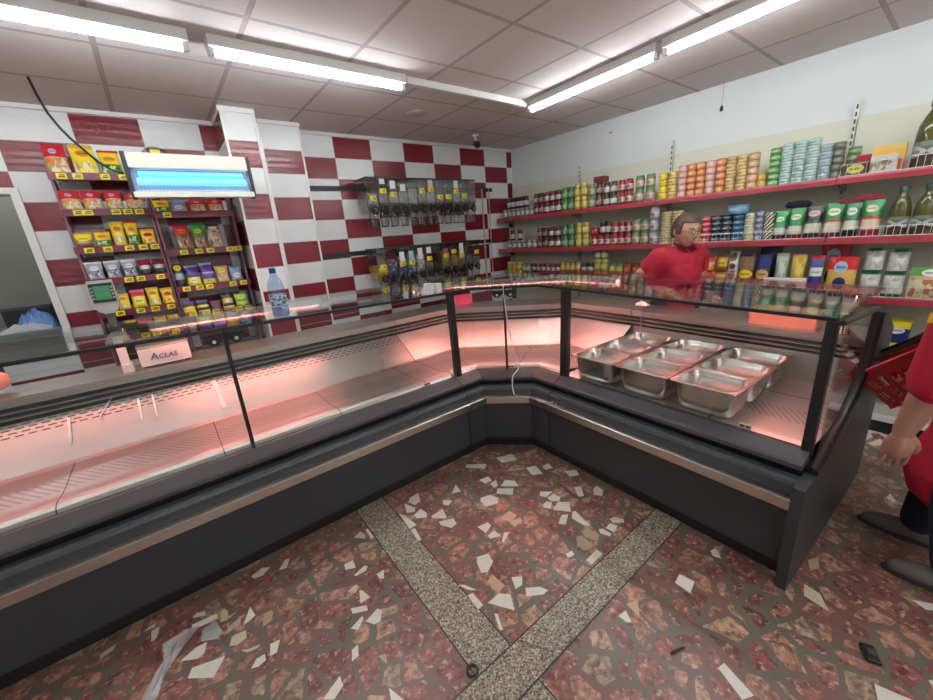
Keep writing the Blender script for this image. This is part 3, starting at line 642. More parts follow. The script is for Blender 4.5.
# end panel of the right counter: solid below, glass above, black frame between
def ep(t, z, s): return SR(s).p(t, z)
PANEL = [(-0.085, 0.0), (-0.085, 0.50), (-0.02, 0.505), (0.05, 0.505), (0.26, 0.545), (0.45, 0.60), (0.62, 0.69), (0.74, 0.84), (0.78, 1.0), (0.80, 1.10), (0.88, 1.10), (1.17, 0.95), (1.17, 0.0)]
def pslab(poly, s0, s1):
    bm = bmesh.new()
    A_ = [bm.verts.new(ep(t, z, s0)) for t, z in poly]; B_ = [bm.verts.new(ep(t, z, s1)) for t, z in poly]
    n = len(poly); fs = [bm.faces.new(A_), bm.faces.new(B_[::-1])] + [bm.faces.new((A_[i], B_[i], B_[(i + 1) % n], A_[(i + 1) % n])) for i in range(n)]
    bmesh.ops.recalc_face_normals(bm, faces=fs); return fin(bm)
link('end_panel', pslab(PANEL, 1.278, 1.318), DKGREY, RIGHTC)
bm = bmesh.new(); tube(bm, [ep(t, z, 1.298) for t, z in [(0.06, 0.515), (0.26, 0.555), (0.45, 0.61), (0.61, 0.70), (0.73, 0.85), (0.77, 1.0), (0.79, 1.11)]], 0.024, 10); link('end_frame', fin(bm, True), BLACKSATIN, RIGHTC)
link('end_glass', pslab([(0.135, 0.535), (0.26, 0.56), (0.45, 0.61), (0.61, 0.70), (0.73, 0.85), (0.77, 1.0), (0.785, 1.12), (0.14, 1.18)], 1.292, 1.298), GLASS, RIGHTC)
bm = bmesh.new(); tube(bm, [ep(0.12, 1.19, 1.29), ep(0.80, 1.13, 1.29)], 0.012, 8); link('end_top_rail', fin(bm, True), BLACKSATIN, RIGHTC)

bm = bmesh.new()
A_ = [bm.verts.new(SR(-0.055).p(t_, z_)) for t_, z_ in ((0.13, 0.585), (0.945, 0.598), (0.945, 0.782), (0.66, 0.612), (0.63, 0.604))]
bm.faces.new(A_); r_s = bmesh.ops.solidify(bm, geom=bm.faces[:], thickness=0.004)
link('divider_sheet', fin(bm), STEEL, RIGHTC)
# ------------------------------------------------------------------ steel food pans
ORD = ['first', 'second', 'third', 'fourth', 'fifth', 'sixth', 'seventh', 'eighth', 'ninth', 'tenth', 'eleventh', 'twelfth', 'thirteenth', 'fourteenth', 'fifteenth', 'sixteenth', 'seventeenth', 'eighteenth']
def rrect(w, d, r, z, n=6):
    pts = []
    for cx, cy, a0 in ((w / 2 - r, d / 2 - r, 0), (-w / 2 + r, d / 2 - r, PI / 2), (-w / 2 + r, -d / 2 + r, PI), (w / 2 - r, -d / 2 + r, 1.5 * PI)):
        for k in range(n + 1):
            a = a0 + k / n * PI / 2
            pts.append((cx + r * math.cos(a), cy + r * math.sin(a), z))
    return pts
def loft(bm, loops, mi=0, cap0=True, cap1=True):
    R = [[bm.verts.new(p) for p in lp] for lp in loops]
    n = len(R[0])
    for a, b in zip(R[:-1], R[1:]):
        for i in range(n):
            j = (i + 1) % n
            f = bm.faces.new((a[i], a[j], b[j], b[i])); f.smooth = True; f.material_index = mi
    if cap0: bm.faces.new(R[0][::-1]).material_index = mi
    if cap1: bm.faces.new(R[-1]).material_index = mi
bm = bmesh.new()
W_, D_ = 0.323, 0.263
loft(bm, [rrect(W_ - 0.075, D_ - 0.075, 0.04, 0.0), rrect(W_ - 0.058, D_ - 0.058, 0.05, 0.006), rrect(W_ - 0.040, D_ - 0.040, 0.055, 0.06), rrect(W_ - 0.030, D_ - 0.030, 0.055, 0.140),
          rrect(W_ - 0.004, D_ - 0.004, 0.016, 0.143), rrect(W_, D_, 0.016, 0.146), rrect(W_ - 0.003, D_ - 0.003, 0.016, 0.150), rrect(W_ - 0.030, D_ - 0.030, 0.055, 0.149),
          rrect(W_ - 0.036, D_ - 0.036, 0.055, 0.142), rrect(W_ - 0.042, D_ - 0.042, 0.055, 0.125), rrect(W_ - 0.050, D_ - 0.050, 0.055, 0.118), rrect(W_ - 0.060, D_ - 0.060, 0.05, 0.010), rrect(W_ - 0.082, D_ - 0.082, 0.04, 0.004)], 0, True, True)
pan = fin(bm, True, 50)
ra_ = math.atan2(DR.y, DR.x)
rows_ = ['front row by the glass', 'middle row', 'back row']
cols_ = ['nearest the corner', 'in the centre', 'nearest the open end']
for r in range(3):
    for c in range(3):
        q = P0 + DR * (-0.008 + 0.1625 + c * 0.334) + NR * (0.112 + 0.1325 + r * 0.268)
        o = link('food_pan', pan, TRAYSTEEL, None, (q.x, q.y, 0.5985), ra_)
        tag(o, 'empty steel food pan in the %s, %s' % (rows_[r], cols_[c]), 'food pan', 'steel food pans in the right counter')

# small thermometers inside the front glass
def thermometer(pos, rz, label):
    t = thing('thermometer', label, 'thermometer', pos, rz, 'small thermometers behind the counter glass')
    link('case', boxmesh(-0.026, 0.026, 0.0, 0.008, 0.0, 0.024, 0.002), WHITEPL, t)
    bm = bmesh.new()
    x = -0.021
    for w in (0.006, 0.004, 0.006, 0.004, None, 0.007, 0.005, 0.006):
        if w is None: x += 0.004; continue
        bbox(bm, x, x + w - 0.0008, -0.0012, 0.0, 0.006, 0.018); x += w
    link('display', fin(bm), BLACK, t)
q = P0 + DR * 1.03 + NR * 0.118
thermometer((q.x, q.y, 0.592), ra_, 'white thermometer strip at the near end of the right counter')
thermometer((-2.895, -1.385, 0.590), 0, 'white thermometer strip in the left counter')
q = SM.p(0.098, 0.575) + Vector((cd.x, cd.y, 0)) * 0.03
thermometer((q.x, q.y, 0.592), math.atan2(cd.y, cd.x), 'white thermometer strip at the corner glass beside the cable')
# white cable over the corner glass
pts = [SM.p(0.25, 1.214), SM.p(0.115, 1.213), SM.p(0.095, 1.17), SM.p(0.098, 1.0) + Vector((0.01, -0.01, 0)), SM.p(0.09, 0.82) + Vector((0.03, -0.03, 0)), SM.p(0.088, 0.68) + Vector((0.05, -0.05, 0)), SM.p(0.075, 0.60) + Vector((0.06, -0.062, 0)), SM.p(0.0, 0.56) + Vector((0.03, -0.03, 0)), SM.p(-0.05, 0.47) + Vector((0.03, -0.03, 0)), SM.p(-0.077, 0.44) + Vector((0.05, -0.05, 0)), SM.p(-0.080, 0.425) + Vector((0.13, -0.135, 0.0))]
q1 = P0 + DR * -0.05 + NR * -0.055
pts += [Vector((q1.x - 0.01, q1.y + 0.06, 0.437)), Vector((q1.x, q1.y, 0.437)), Vector((q1.x + 0.03, q1.y - 0.03, 0.437)), Vector((q1.x + 0.005, q1.y - 0.06, 0.437))]
def smooth_pts(pts, k=6):
    P = [Vector(p) for p in pts]; out = []
    for i in range(len(P) - 1):
        a, b, c, d = P[max(i - 1, 0)], P[i], P[i + 1], P[min(i + 2, len(P) - 1)]
        for j in range(k):
            t = j / k
            out.append(0.5 * ((2 * b) + (c - a) * t + (2 * a - 5 * b + 4 * c - d) * t * t + (3 * b - a - 3 * c + d) * t ** 3))
    out.append(P[-1]); return out
tag(link('white_cable', tubemesh(smooth_pts(pts), 0.0035, 8), WHITEPL), 'thin white cable hanging down the corner glass onto the bumper rail', 'cable')

# ------------------------------------------------------------------ things on the counters
def text_mesh(body, size, ext, font_shear=0.0):
    cu = bpy.data.curves.new('t', 'FONT'); cu.body = body; cu.size = size; cu.extrude = ext; cu.align_x = 'LEFT'; cu.shear = font_shear; cu.offset = size * 0.012
    ob = bpy.data.objects.new('t', cu); COL.objects.link(ob)
    bpy.context.view_layer.update()
    dg = bpy.context.evaluated_depsgraph_get()
    me = bpy.data.meshes.new_from_object(ob.evaluated_get(dg))
    bpy.data.objects.remove(ob)
    return me
zw = 0.915 + 0.02
t = thing('shop_scale', 'white shop scale with green display on a pole and a front panel reading Aclas', 'scale', (-4.27, -0.36, 0.9325))
bm = bmesh.new()
prism(bm, [(-0.15, 0.012), (-0.145, 0.118), (0.13, 0.118), (0.14, 0.012)], -0.125, 0.135, 'x')
body = link('body', fin(bm), WHITEPL, t)
for sx in (-0.10, 0.11):
    for sy in (-0.11, 0.10):
        bm = bmesh.new(); lathe(bm, [(0.014, 0), (0.016, 0.013)], sx, sy, 12); link('foot', fin(bm, True), BLACK, t)
bm = bmesh.new(); bbox(bm, -0.13, 0.14, -0.13, 0.13, 0.122, 0.134, 0, 0.005); bbox(bm, -0.03, 0.03, -0.03, 0.03, 0.115, 0.124); link('weighing_plate', fin(bm), STEEL, t)
BLUETXT = mat('violet blue print', (0.07, 0.035, 0.30), 0.5)
bm = bmesh.new()
for body_, sz, xo in (('A', 0.060, 0.0), ('CLAS', 0.042, 0.041)):
    me = text_mesh(body_, sz, 0.0006, 0.12)
    me.transform(Matrix.Translation((xo, 0, 0)))
    bm.from_mesh(me)
me = fin(bm); me.transform(Matrix.Rotation(PI / 2, 4, 'X'))
o = link('lettering', me, BLUETXT, t, (-0.072, -0.1535, 0.048))
bm = bmesh.new(); bbox(bm, -0.215, -0.160, -0.16, -0.08, 0.0, 0.05, 0, 0.004); bbox(bm, -0.215, -0.170, -0.13, -0.11, 0.04, 0.30, 0, 0.003)
link('pole', fin(bm), WHITEPL, t)
bm = bmesh.new(); bbox(bm, -0.16, -0.12, -0.12, -0.09, 0.03, 0.06); link('bracket', fin(bm), GREYPL, t)
bm = bmesh.new()
prism(bm, [(-0.245, 0.42), (-0.24, 0.555), (-0.13, 0.555), (-0.125, 0.42), (-0.14, 0.385), (-0.165, 0.365), (-0.205, 0.365), (-0.23, 0.385)], -0.15, -0.10, 'y')
hd = link('display_head', fin(bm), mat('scale grey', (0.42, 0.42, 0.38), 0.45), t)
bm = bmesh.new(); bbox(bm, -0.236, -0.134, -0.1535, -0.150, 0.432, 0.540); link('bezel', fin(bm), BLACK, hd)
m, nb = nmat('green lcd', 0.25)
g = nb.xyz(nb.coord('Generated'))
sg = nb.math('MULTIPLY', nb.math('GREATER_THAN', nb.math('SINE', nb.math('MULTIPLY', g[0], 45.0)), 0.55), nb.math('GREATER_THAN', nb.math('SINE', nb.math('MULTIPLY', g[2], 13.0)), 0.75))
nb.base(nb.mix(nb.math('MULTIPLY', sg, 0.5), (0.07, 0.26, 0.12), (0.02, 0.10, 0.04)))
bm = bmesh.new(); bbox(bm, -0.220, -0.150, -0.155, -0.1535, 0.448, 0.525); link('screen', fin(bm), m, hd)
for sx in (-0.229, -0.141):
    for k in range(4): link('key', boxmesh(sx - 0.005, sx + 0.005, -0.1555, -0.1535, 0.450 + k * 0.02, 0.461 + k * 0.02), GREYPL, hd)
link('neck', boxmesh(-0.205, -0.168, -0.14, -0.105, 0.29, 0.37, 0.003), mat('scale dark grey', (0.10, 0.10, 0.10), 0.5), t)
# salmon coloured plastic box and card terminal on the rear worktop of the right counter
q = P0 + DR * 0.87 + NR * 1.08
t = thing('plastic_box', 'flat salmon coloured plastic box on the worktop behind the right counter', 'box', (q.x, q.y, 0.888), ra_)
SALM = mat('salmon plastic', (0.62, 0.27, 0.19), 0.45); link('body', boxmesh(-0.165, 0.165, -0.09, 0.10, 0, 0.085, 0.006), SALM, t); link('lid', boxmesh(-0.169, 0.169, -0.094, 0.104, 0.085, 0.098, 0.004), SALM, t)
q = P0 + DR * 1.125 + NR * 1.06
t = thing('card_terminal', 'black card terminal on the worktop at the open end of the right counter', 'terminal', (q.x, q.y, 0.884), ra_ + 0.2)
bm = bmesh.new(); prism(bm, [(-0.07, 0.0), (-0.075, 0.06), (0.05, 0.11), (0.07, 0.10), (0.07, 0.0)], -0.042, 0.042, 'x'); link('body', fin(bm), BLACK, t)
bm = bmesh.new()
for i in range(3):
    for j in range(4): bbox(bm, -0.03 + i * 0.022, -0.014 + i * 0.022, -0.079, -0.070, 0.010 + j * 0.012, 0.018 + j * 0.012)
link('keys', fin(bm), WHITEPL, t)
link('paper_slip', boxmesh(-0.025, 0.025, 0.02, 0.024, 0.095, 0.14), WHITEPL, t)
# rod with a white tag
q = P0 + DR * 0.03 + NR * 0.905
t = thing('price_rod', 'thin rod carrying a crumpled white paper tag behind the food pans', 'rod', (q.x, q.y, 0.598), ra_)
link('rod', tubemesh([(0, 0, 0), (0, 0, 0.375)], 0.004, 8), STEEL, t)
me = crumple(0.09, 0.05, 0.03, 9, 6); me.transform(Matrix.Translation((0, 0, 0.36))); link('paper_tag', me, WHITEPL, t)
o = link('pink_card', boxmesh(-0.09, 0.09, -0.004, 0.004, 0, 0.10), mat('pink card', (0.80, 0.08, 0.20), 0.4), None, (-1.84, -0.50, 0.911), math.radians(-20))
tag(o, 'bright pink card standing behind the corner glass', 'card')
# two small white boxes on the top glass near the corner
for k, (x, y, h) in enumerate(((-2.785, -1.36, 0.075), (-2.715, -1.355, 0.068))):
    o = link('small_box', boxmesh(-0.026, 0.026, -0.02, 0.02, 0, h, 0.003), mat('white carton', (0.72, 0.74, 0.73), 0.5), None, (x, y, 1.209 + (0.0017 if k == 0 else 0.0003)), 0.2 * k)
    tag(o, ['taller small white carton on the top glass by the corner', 'shorter small white carton on the top glass by the corner'][k], 'carton', 'cartons on the top glass')
# water bottle
t = thing('water_bottle', 'clear blue water bottle with dark blue cap on the left counter top glass', 'bottle', (-3.700, -1.270, 1.2270))
bm = bmesh.new(); lathe(bm, [(0.0, 0.004), (0.034, 0.0), (0.043, 0.008), (0.043, 0.05), (0.040, 0.055), (0.043, 0.06), (0.043, 0.145), (0.041, 0.16), (0.030, 0.195), (0.016, 0.222), (0.014, 0.232), (0.014, 0.235)], n=22); link('body', fin(bm, True), PETBLUE, t)
bm = bmesh.new(); lathe(bm, [(0.017, 0.231), (0.017, 0.256), (0.014, 0.259), (0.0, 0.259)], n=18); link('cap', fin(bm, True), mat('dark blue cap', (0.02, 0.03, 0.25), 0.4), t)
m, nb = nmat('bottle label', 0.4)
g = nb.xyz(nb.coord('Generated'))
nb.base(nb.mix(nb.math('GREATER_THAN', nb.noise(5, 2, nb.coord('Generated'))[0], 0.52), (0.55, 0.62, 0.75), (0.04, 0.10, 0.16)))
bm = bmesh.new(); lathe(bm, [(0.0436, 0.062), (0.0438, 0.064), (0.0438, 0.118), (0.0436, 0.120)], n=22); link('label', fin(bm, True), m, t)
bm = bmesh.new(); lathe(bm, [(0.0, 0.006), (0.040, 0.005), (0.0405, 0.048), (0.0, 0.049)], n=22); link('water', fin(bm, True), mat('water tint', (0.42, 0.50, 0.66), 0.1), t)
# pink bundle at the left edge and strips of film left on the back panel
bm = bmesh.new(); lathe(bm, [(0.0, 0.0), (0.06, 0.004), (0.085, 0.04), (0.078, 0.08), (0.05, 0.105), (0.0, 0.112)], n=18, sx=1.3, sy=0.8)
for v in bm.verts: v.co += Vector((random.uniform(-1, 1), random.uniform(-1, 1), 0)) * 0.006
tag(link('pink_lump', fin(bm, True), mat('pale pink meat', (0.62, 0.27, 0.22), 0.45), None, (-5.055, -0.42, 0.963)), 'rounded pink piece on the rear worktop at the left edge of the photo', 'lump')
FILM = mat('white film', (0.75, 0.75, 0.75), 0.35)
for k, (x, w, z0, z1, tl) in enumerate(((-4.76, 0.012, 0.665, 0.76, 0.0), (-4.455, 0.010, 0.68, 0.77, 0.0), (-4.385, 0.009, 0.68, 0.775, 0.0), (-4.63, 0.006, 0.735, 0.80, 0.06), (-4.05, 0.030, 0.64, 0.77, -0.01))):
    bm = bmesh.new()
    A_ = SL(x); n = 6; L_ = []
    for i in range(n + 1):
        f = i / n; z = z0 + (z1 - z0) * f
        tt = 0.66 + (z - 0.606) / 0.176 * 0.28 - 0.010
        p = A_.p(tt, z); ww = w * (0.7 + 0.5 * random.random())
        L_.append((bm.verts.new(p + Vector((tl * f - ww / 2, 0, 0))), bm.verts.new(p + Vector((tl * f + ww / 2, -0.002, 0)))))
    fs = [bm.faces.new((L_[i][0], L_[i][1], L_[i + 1][1], L_[i + 1][0])) for i in range(n)]
    r = bmesh.ops.extrude_face_region(bm, geom=fs)
    for v in r['geom']:
        if isinstance(v, bmesh.types.BMVert): v.co.y += 0.003
    bmesh.ops.recalc_face_normals(bm, faces=bm.faces)
    tag(link('film_strip', fin(bm), FILM), ['peeling white film strip left on the perforated panel, farthest left', 'left one of two close white film strips on the perforated panel', 'right one of two close white film strips on the perforated panel', 'short slanting white film strip by the air grille', 'wide crumpled white film strip beside the glass joint'][k], 'film', 'film strips on the left counter back panel')

# ------------------------------------------------------------------ litter on the floor
bm = bmesh.new(); tube(bm, [(0.020 * math.cos(a), 0.020 * math.sin(a), 0.004) for a in [2 * PI * k / 20 for k in range(20)]], 0.0042, 8, 0, True)
tag(link('rubber_ring', fin(bm, True), BLACK, None, (-3.609, -2.683, 0.002)), 'small black rubber ring where the granite bands cross', 'ring')
t = thing('plastic_clip', 'flattened black plastic clip on the floor at the lower right', 'clip', (-2.49, -3.60, 0.002), 0.45)
link('body', boxmesh(-0.035, 0.035, -0.02, 0.02, 0, 0.012, 0.004), BLACK, t); link('tab', boxmesh(-0.012, 0.014, -0.012, 0.010, 0.012, 0.018, 0.002), DKGREY, t)
tag(link('small_stick', tubemesh([(-0.03, 0.012, 0), (0, 0.001, 0.001), (0.03, -0.012, 0)], 0.004, 6), BLACK, None, (-2.98, -3.146, 0.006)), 'short dark stick lying on the floor right of the granite crossing', 'stick')
bm = bmesh.new(); rnd = random.Random(4); L_ = []
cl = [(-4.43, -1.73), (-4.465, -1.76), (-4.50, -1.79), (-4.52, -1.83), (-4.545, -1.88), (-4.575, -1.94), (-4.60, -2.00)]
for i, (x, y) in enumerate(cl):
    w = [0.035, 0.05, 0.045, 0.028, 0.022, 0.026, 0.02][i]
    L_.append([bm.verts.new((x + k * w * 0.7 + rnd.uniform(-1, 1) * 0.006, y + k * w * -0.6, 0.004 + rnd.random() * 0.022)) for k in (-1, -0.4, 0.3, 1)])
for a, b in zip(L_[:-1], L_[1:]):
    for k in range(3): bm.faces.new((a[k], a[k + 1], b[k + 1], b[k]))
tag(link('plastic_film', fin(bm), HAZYFILM), 'twisted strip of clear plastic film on the floor by the left counter', 'film')

# ------------------------------------------------------------------ insect killer
t = thing('insect_killer', 'cream insect killer with glowing blue tubes behind a wire grid', 'insect killer', (-3.835, -0.22, 1.965), math.radians(-1))
bm = bmesh.new()
bbox(bm, -0.345, 0.345, -0.01, 0.055, 0.175, 0.265, 0, 0.004); bbox(bm, -0.345, 0.345, -0.015, 0.055, 0.0, 0.035, 0, 0.004); bbox(bm, -0.345, 0.345, 0.045, 0.055, 0.035, 0.175)
link('housing', fin(bm), CREAMPL, t)
bm = bmesh.new(); bbox(bm, -0.338, 0.338, 0.040, 0.044, 0.036, 0.174); link('reflector', fin(bm), mat('pale reflector', (0.35, 0.42, 0.6), 0.4), t)
for sx in (-1, 1):
    link('side_panel', boxmesh(0.345 * sx - 0.012, 0.345 * sx + 0.012, -0.012, 0.115, -0.002, 0.268, 0.003), BLACK, t)
link('tube', tubemesh([(-0.295, 0.015, 0.142), (0.295, 0.015, 0.142)], 0.018, 12), TUBEB, t)
link('tube', tubemesh([(-0.308, 0.012, 0.098), (0.308, 0.012, 0.098)], 0.020, 12), TUBEC, t)
bm = bmesh.new()
for k in range(34):
    x = -0.31 + 0.62 * k / 32; tube(bm, [(x, -0.012, 0.03), (x, -0.012, 0.18)], 0.0012, 4)
for k in range(6): tube(bm, [(-0.32, -0.013, 0.045 + k * 0.024), (0.32, -0.013, 0.045 + k * 0.024)], 0.0012, 4)
link('wire_grid', fin(bm, True), mat('pale wire', (0.6, 0.65, 0.7), 0.3, 0.8), t)
for sx in (-0.26, 0.20):
    link('mounting_arm', tubemesh([(sx, 0.05, 0.12), (sx, 0.585, 0.12)], 0.006, 8), GREYPL, t)

# ------------------------------------------------------------------ bulk food dispensers
KN = mat('knob black', (0.01, 0.01, 0.01), 0.25)
def mottle(name, cols, sc=40):
    m, nb = nmat(name, 0.5)
    v = nb.new('ShaderNodeTexVoronoi'); v.inputs['Scale'].default_value = sc; nb.l.new(nb.pos(), v.inputs['Vector'])
    s = nb.new('ShaderNodeSeparateColor'); nb.l.new(v.outputs['Color'], s.inputs[0])
    nb.base(nb.ramp(s.outputs[0], [(k / len(cols), c) for k, c in enumerate(cols)], 'CONSTANT')); return m
FOOD = [mottle('brown nuts', [(0.16, 0.09, 0.05), (0.25, 0.15, 0.08), (0.10, 0.06, 0.04)]), mottle('dark raisins', [(0.06, 0.05, 0.05), (0.12, 0.09, 0.08), (0.20, 0.17, 0.14)]),
        mottle('yellow sweets', [(0.80, 0.50, 0.02), (0.70, 0.55, 0.10), (0.55, 0.30, 0.03)]), mottle('blue white sweets', [(0.08, 0.12, 0.25), (0.5, 0.5, 0.55), (0.12, 0.10, 0.2)]),
        mottle('white sweets', [(0.70, 0.70, 0.70), (0.5, 0.48, 0.5), (0.3, 0.3, 0.36)]), mottle('pink green sweets', [(0.45, 0.08, 0.15), (0.2, 0.3, 0.12), (0.5, 0.4, 0.1)]), mottle('grey seeds', [(0.22, 0.21, 0.19), (0.32, 0.3, 0.26), (0.14, 0.13, 0.13)])]
CARDW = mat('white card', (0.72, 0.73, 0.70), 0.5); CARDP = mat('pinkish card', (0.72, 0.55, 0.46), 0.5); CARDB = mat('pale teal card', (0.30, 0.50, 0.55), 0.5)
BODY = [(-0.06, -0.012), (-0.320, -0.012), (-0.320, -0.225), (-0.285, -0.300), (-0.14, -0.300), (-0.06, -0.21)]
bw_ = 0.1175
bm = bmesh.new(); prism(bm, BODY, 0.004, bw_ - 0.004, 'x'); bodyM = fin(bm)
bm = bmesh.new(); bbox(bm, 0.0, bw_ - 0.001, -0.326, -0.05, -0.012, 0.0, 0, 0.003); lidM = fin(bm)
bm = bmesh.new(); tube(bm, [(bw_ / 2 + 0.030 * math.cos(a), -0.332, -0.288 + 0.030 * math.sin(a)) for a in [2 * PI * k / 18 for k in range(18)]], 0.0085, 8, 0, True); tube(bm, [(bw_ / 2, -0.27, -0.288), (bw_ / 2, -0.325, -0.288)], 0.014, 10); knobM = fin(bm, True)
bm = bmesh.new()
loft(bm, [[(bw_ / 2 + sx * w, -0.25 - d * (1 if k in (0, 3) else 0), z) for k, sx in enumerate((-1, -1, 1, 1))][::-1] for w, d, z in ((0.046, 0.075, -0.302), (0.034, 0.070, -0.36), (0.028, 0.065, -0.43))], 0, False, False); spoutM = fin(bm)
bm = bmesh.new(); bbox(bm, bw_ / 2 - 0.026, bw_ / 2 + 0.026, -0.322, -0.24, -0.436, -0.428); lipM = fin(bm)
bm = bmesh.new(); bbox(bm, bw_ / 2 - 0.034, bw_ / 2 + 0.034, -0.3235, -0.3205, 0.0, 0.042); tagM = fin(bm)
bm = bmesh.new()
for k, (w0, w1) in enumerate(((0.0, 0.022), (0.005, 0.018))): bbox(bm, bw_ / 2 + 0.002, bw_ / 2 + 0.004 + w1, -0.3245, -0.3235, 0.010 + 0.014 * k, 0.018 + 0.014 * k)
printM = fin(bm)
def contents(level):
    bm = bmesh.new(); zt = -0.30 + level
    pr_ = [(-0.07, max(-0.205, -0.295)), (-0.145, -0.295), (-0.280, -0.295), (-0.315, -0.223)]
    if zt > -0.215: pr_ += [(-0.315, zt), (-0.20, zt + 0.012), (-0.07, zt)]
    else: pr_ = [(-0.09, -0.24), (-0.145, -0.295), (-0.280, -0.295), (-0.305, -0.24)]
    prism(bm, pr_, 0.008, bw_ - 0.008, 'x'); return fin(bm)
def disp_row(x0, zt, rowname, food, levels, tags, cards):
    for k in range(12):
        t = thing('food_dispenser', '%s clear gravity dispenser from the left in the %s row' % (ORD[k], rowname), 'dispenser', (x0 + k * bw_, YB - 0.0115, zt), 0, 'bulk food dispensers on the tiled wall')
        t.scale = (1, 1, 1.10)
        b = link('bin', bodyM, CLEAR, t)
        link('lid', lidM, BLACK, t); link('knob', knobM, KN, t); sp = link('spout', spoutM, CLEAR, t); link('spout_lip', lipM, BLACK, sp)
        if levels[k] > 0.02: link('contents', contents(levels[k]), FOOD[food[k]], t)
        if tags[k] is not None:
            tg = link('price_tag', tagM, YELLOWTAG, t, (0, -0.001, tags[k])); link('print', printM, BLACK, tg)
        if cards[k] is not None:
            z0, z1, cm = cards[k]
            link('product_card', boxmesh(bw_ / 2 - 0.030, bw_ / 2 + 0.030, -0.3232, -0.3206, z0, z1), cm, t)
        link('bracket', boxmesh(0.04, bw_ - 0.04, -0.058, 0.0, -0.095, -0.05), BLACK, t)
disp_row(-2.375, 2.205, 'upper', [6, 1, 6, 6, 6, 1, 6, 1, 1, 6, 6, 6], [0.16, 0.19, 0.15, 0.17, 0.2, 0.15, 0.17, 0.15, 0.16, 0.18, 0.17, 0.14],
         [-0.205, -0.14, -0.17, None, None, -0.145, -0.125, -0.195, -0.195, -0.14, -0.185, None], [None, (-0.06, -0.015, CARDW), (-0.10, -0.03, CARDW), (-0.12, -0.06, CARDW), None, (-0.10, -0.09, CARDW), (-0.085, -0.015, CARDP), None, None, (-0.09, -0.015, CARDW), None, None])
disp_row(-2.365, 1.515, 'lower', [2, 3, 3, 3, 4, 6, 0, 5, 5, 5, 6, 6], [0.13, 0.18, 0.20, 0.22, 0.20, 0.12, 0.10, 0.20, 0.16, 0.18, 0.14, 0.12],
         [-0.195, None, -0.19, -0.185, None, -0.165, None, -0.155, -0.12, -0.175, None, -0.15], [None, None, (-0.145, -0.05, CARDW), (-0.14, -0.05, CARDB), (-0.14, -0.03, CARDW), (-0.09, -0.03, CARDW), None, (-0.10, -0.06, mat('magenta card', (0.4, 0.05, 0.15), 0.5)), None, (-0.13, -0.02, CARDW), None, None])
for z, lb in ((2.112, 'upper black rail carrying the top row of dispensers'), (1.455, 'lower black rail carrying the second row of dispensers')):
    bm = bmesh.new(); bbox(bm, -2.885, -0.40, YB - 0.012, YB - 0.0005, z, z + 0.048)
    tag(link('dispenser_rail', fin(bm), BLACK), lb, 'rail', 'wall rails of the dispensers')

# ------------------------------------------------------------------ snack racks
RACK = mat('dark red rack enamel', (0.17, 0.018, 0.045), 0.35)
RACKSIDE = mat('mauve rack side', (0.26, 0.10, 0.14), 0.4)
TAGM = boxmesh(-0.026, 0.026, -0.003, 0.0, -0.018, 0.018)
bm = bmesh.new(); bbox(bm, -0.016, 0.018, -0.0042, -0.003, -0.008, -0.001); bbox(bm, -0.010, 0.018, -0.0042, -0.003, 0.003, 0.009); TAGP = fin(bm)
def rack(x0, x1, levels, ztop, label, tags):
    t = thing('snack_rack', label, 'rack', ((x0 + x1) / 2, 0.40, 0), 0, 'snack racks beside the pillar')
    w = (x1 - x0) / 2
    for sx in (-1, 1):
        link('side_panel', boxmesh(sx * (w - 0.006) - 0.006, sx * (w - 0.006) + 0.006, 0.02, 0.15, 0.0, ztop), RACKSIDE, t)
        link('upright', boxmesh(sx * (w - 0.008) - 0.008, sx * (w - 0.008) + 0.008, -0.03, 0.02, 0.0, ztop, 0.002), RACKSIDE, t)
    for z in levels:
        s = link('shelf', boxmesh(-w + 0.013, w - 0.013, -0.10, 0.15, z - 0.010, z), RACK, t)
        link('shelf_lip', boxmesh(-w + 0.002, w - 0.002, -0.108, -0.098, z - 0.038, z + 0.008), RACK, s)
    for lv, xs in tags:
        for x in xs:
            g_ = link('price_tag', TAGM, YELLOWTAG, t, (x - (x0 + x1) / 2, -0.1085, levels[lv] - 0.016)); link('print', TAGP, BLACK, g_)
LL = [2.178, 1.945, 1.693, 1.468, 1.232, 1.005, 0.74]; LR = [2.17, 1.917, 1.635, 1.350, 1.078, 0.80]
rack(-4.600, -4.108, LL, 2.16, 'left dark red snack rack beside the service window', [(0, (-4.53, -4.45, -4.31, -4.21)), (1, (-4.51, -4.46, -4.31, -4.245, -4.18)), (2, (-4.52, -4.42, -4.30, -4.22, -4.15)), (3, (-4.36, -4.29, -4.17)), (4, (-4.47, -4.35, -4.26, -4.16)), (5, (-4.40, -4.2))])
rack(-4.100, -3.560, LR, 2.20, 'right dark red snack rack beside the tiled pillar', [(0, (-4.0, -3.7)), (1, (-4.02,)), (2, (-3.98, -3.88, -3.80, -3.66, -3.60)), (3, (-4.03, -3.94, -3.87, -3.70, -3.62)), (4, (-3.95, -3.8, -3.66))])
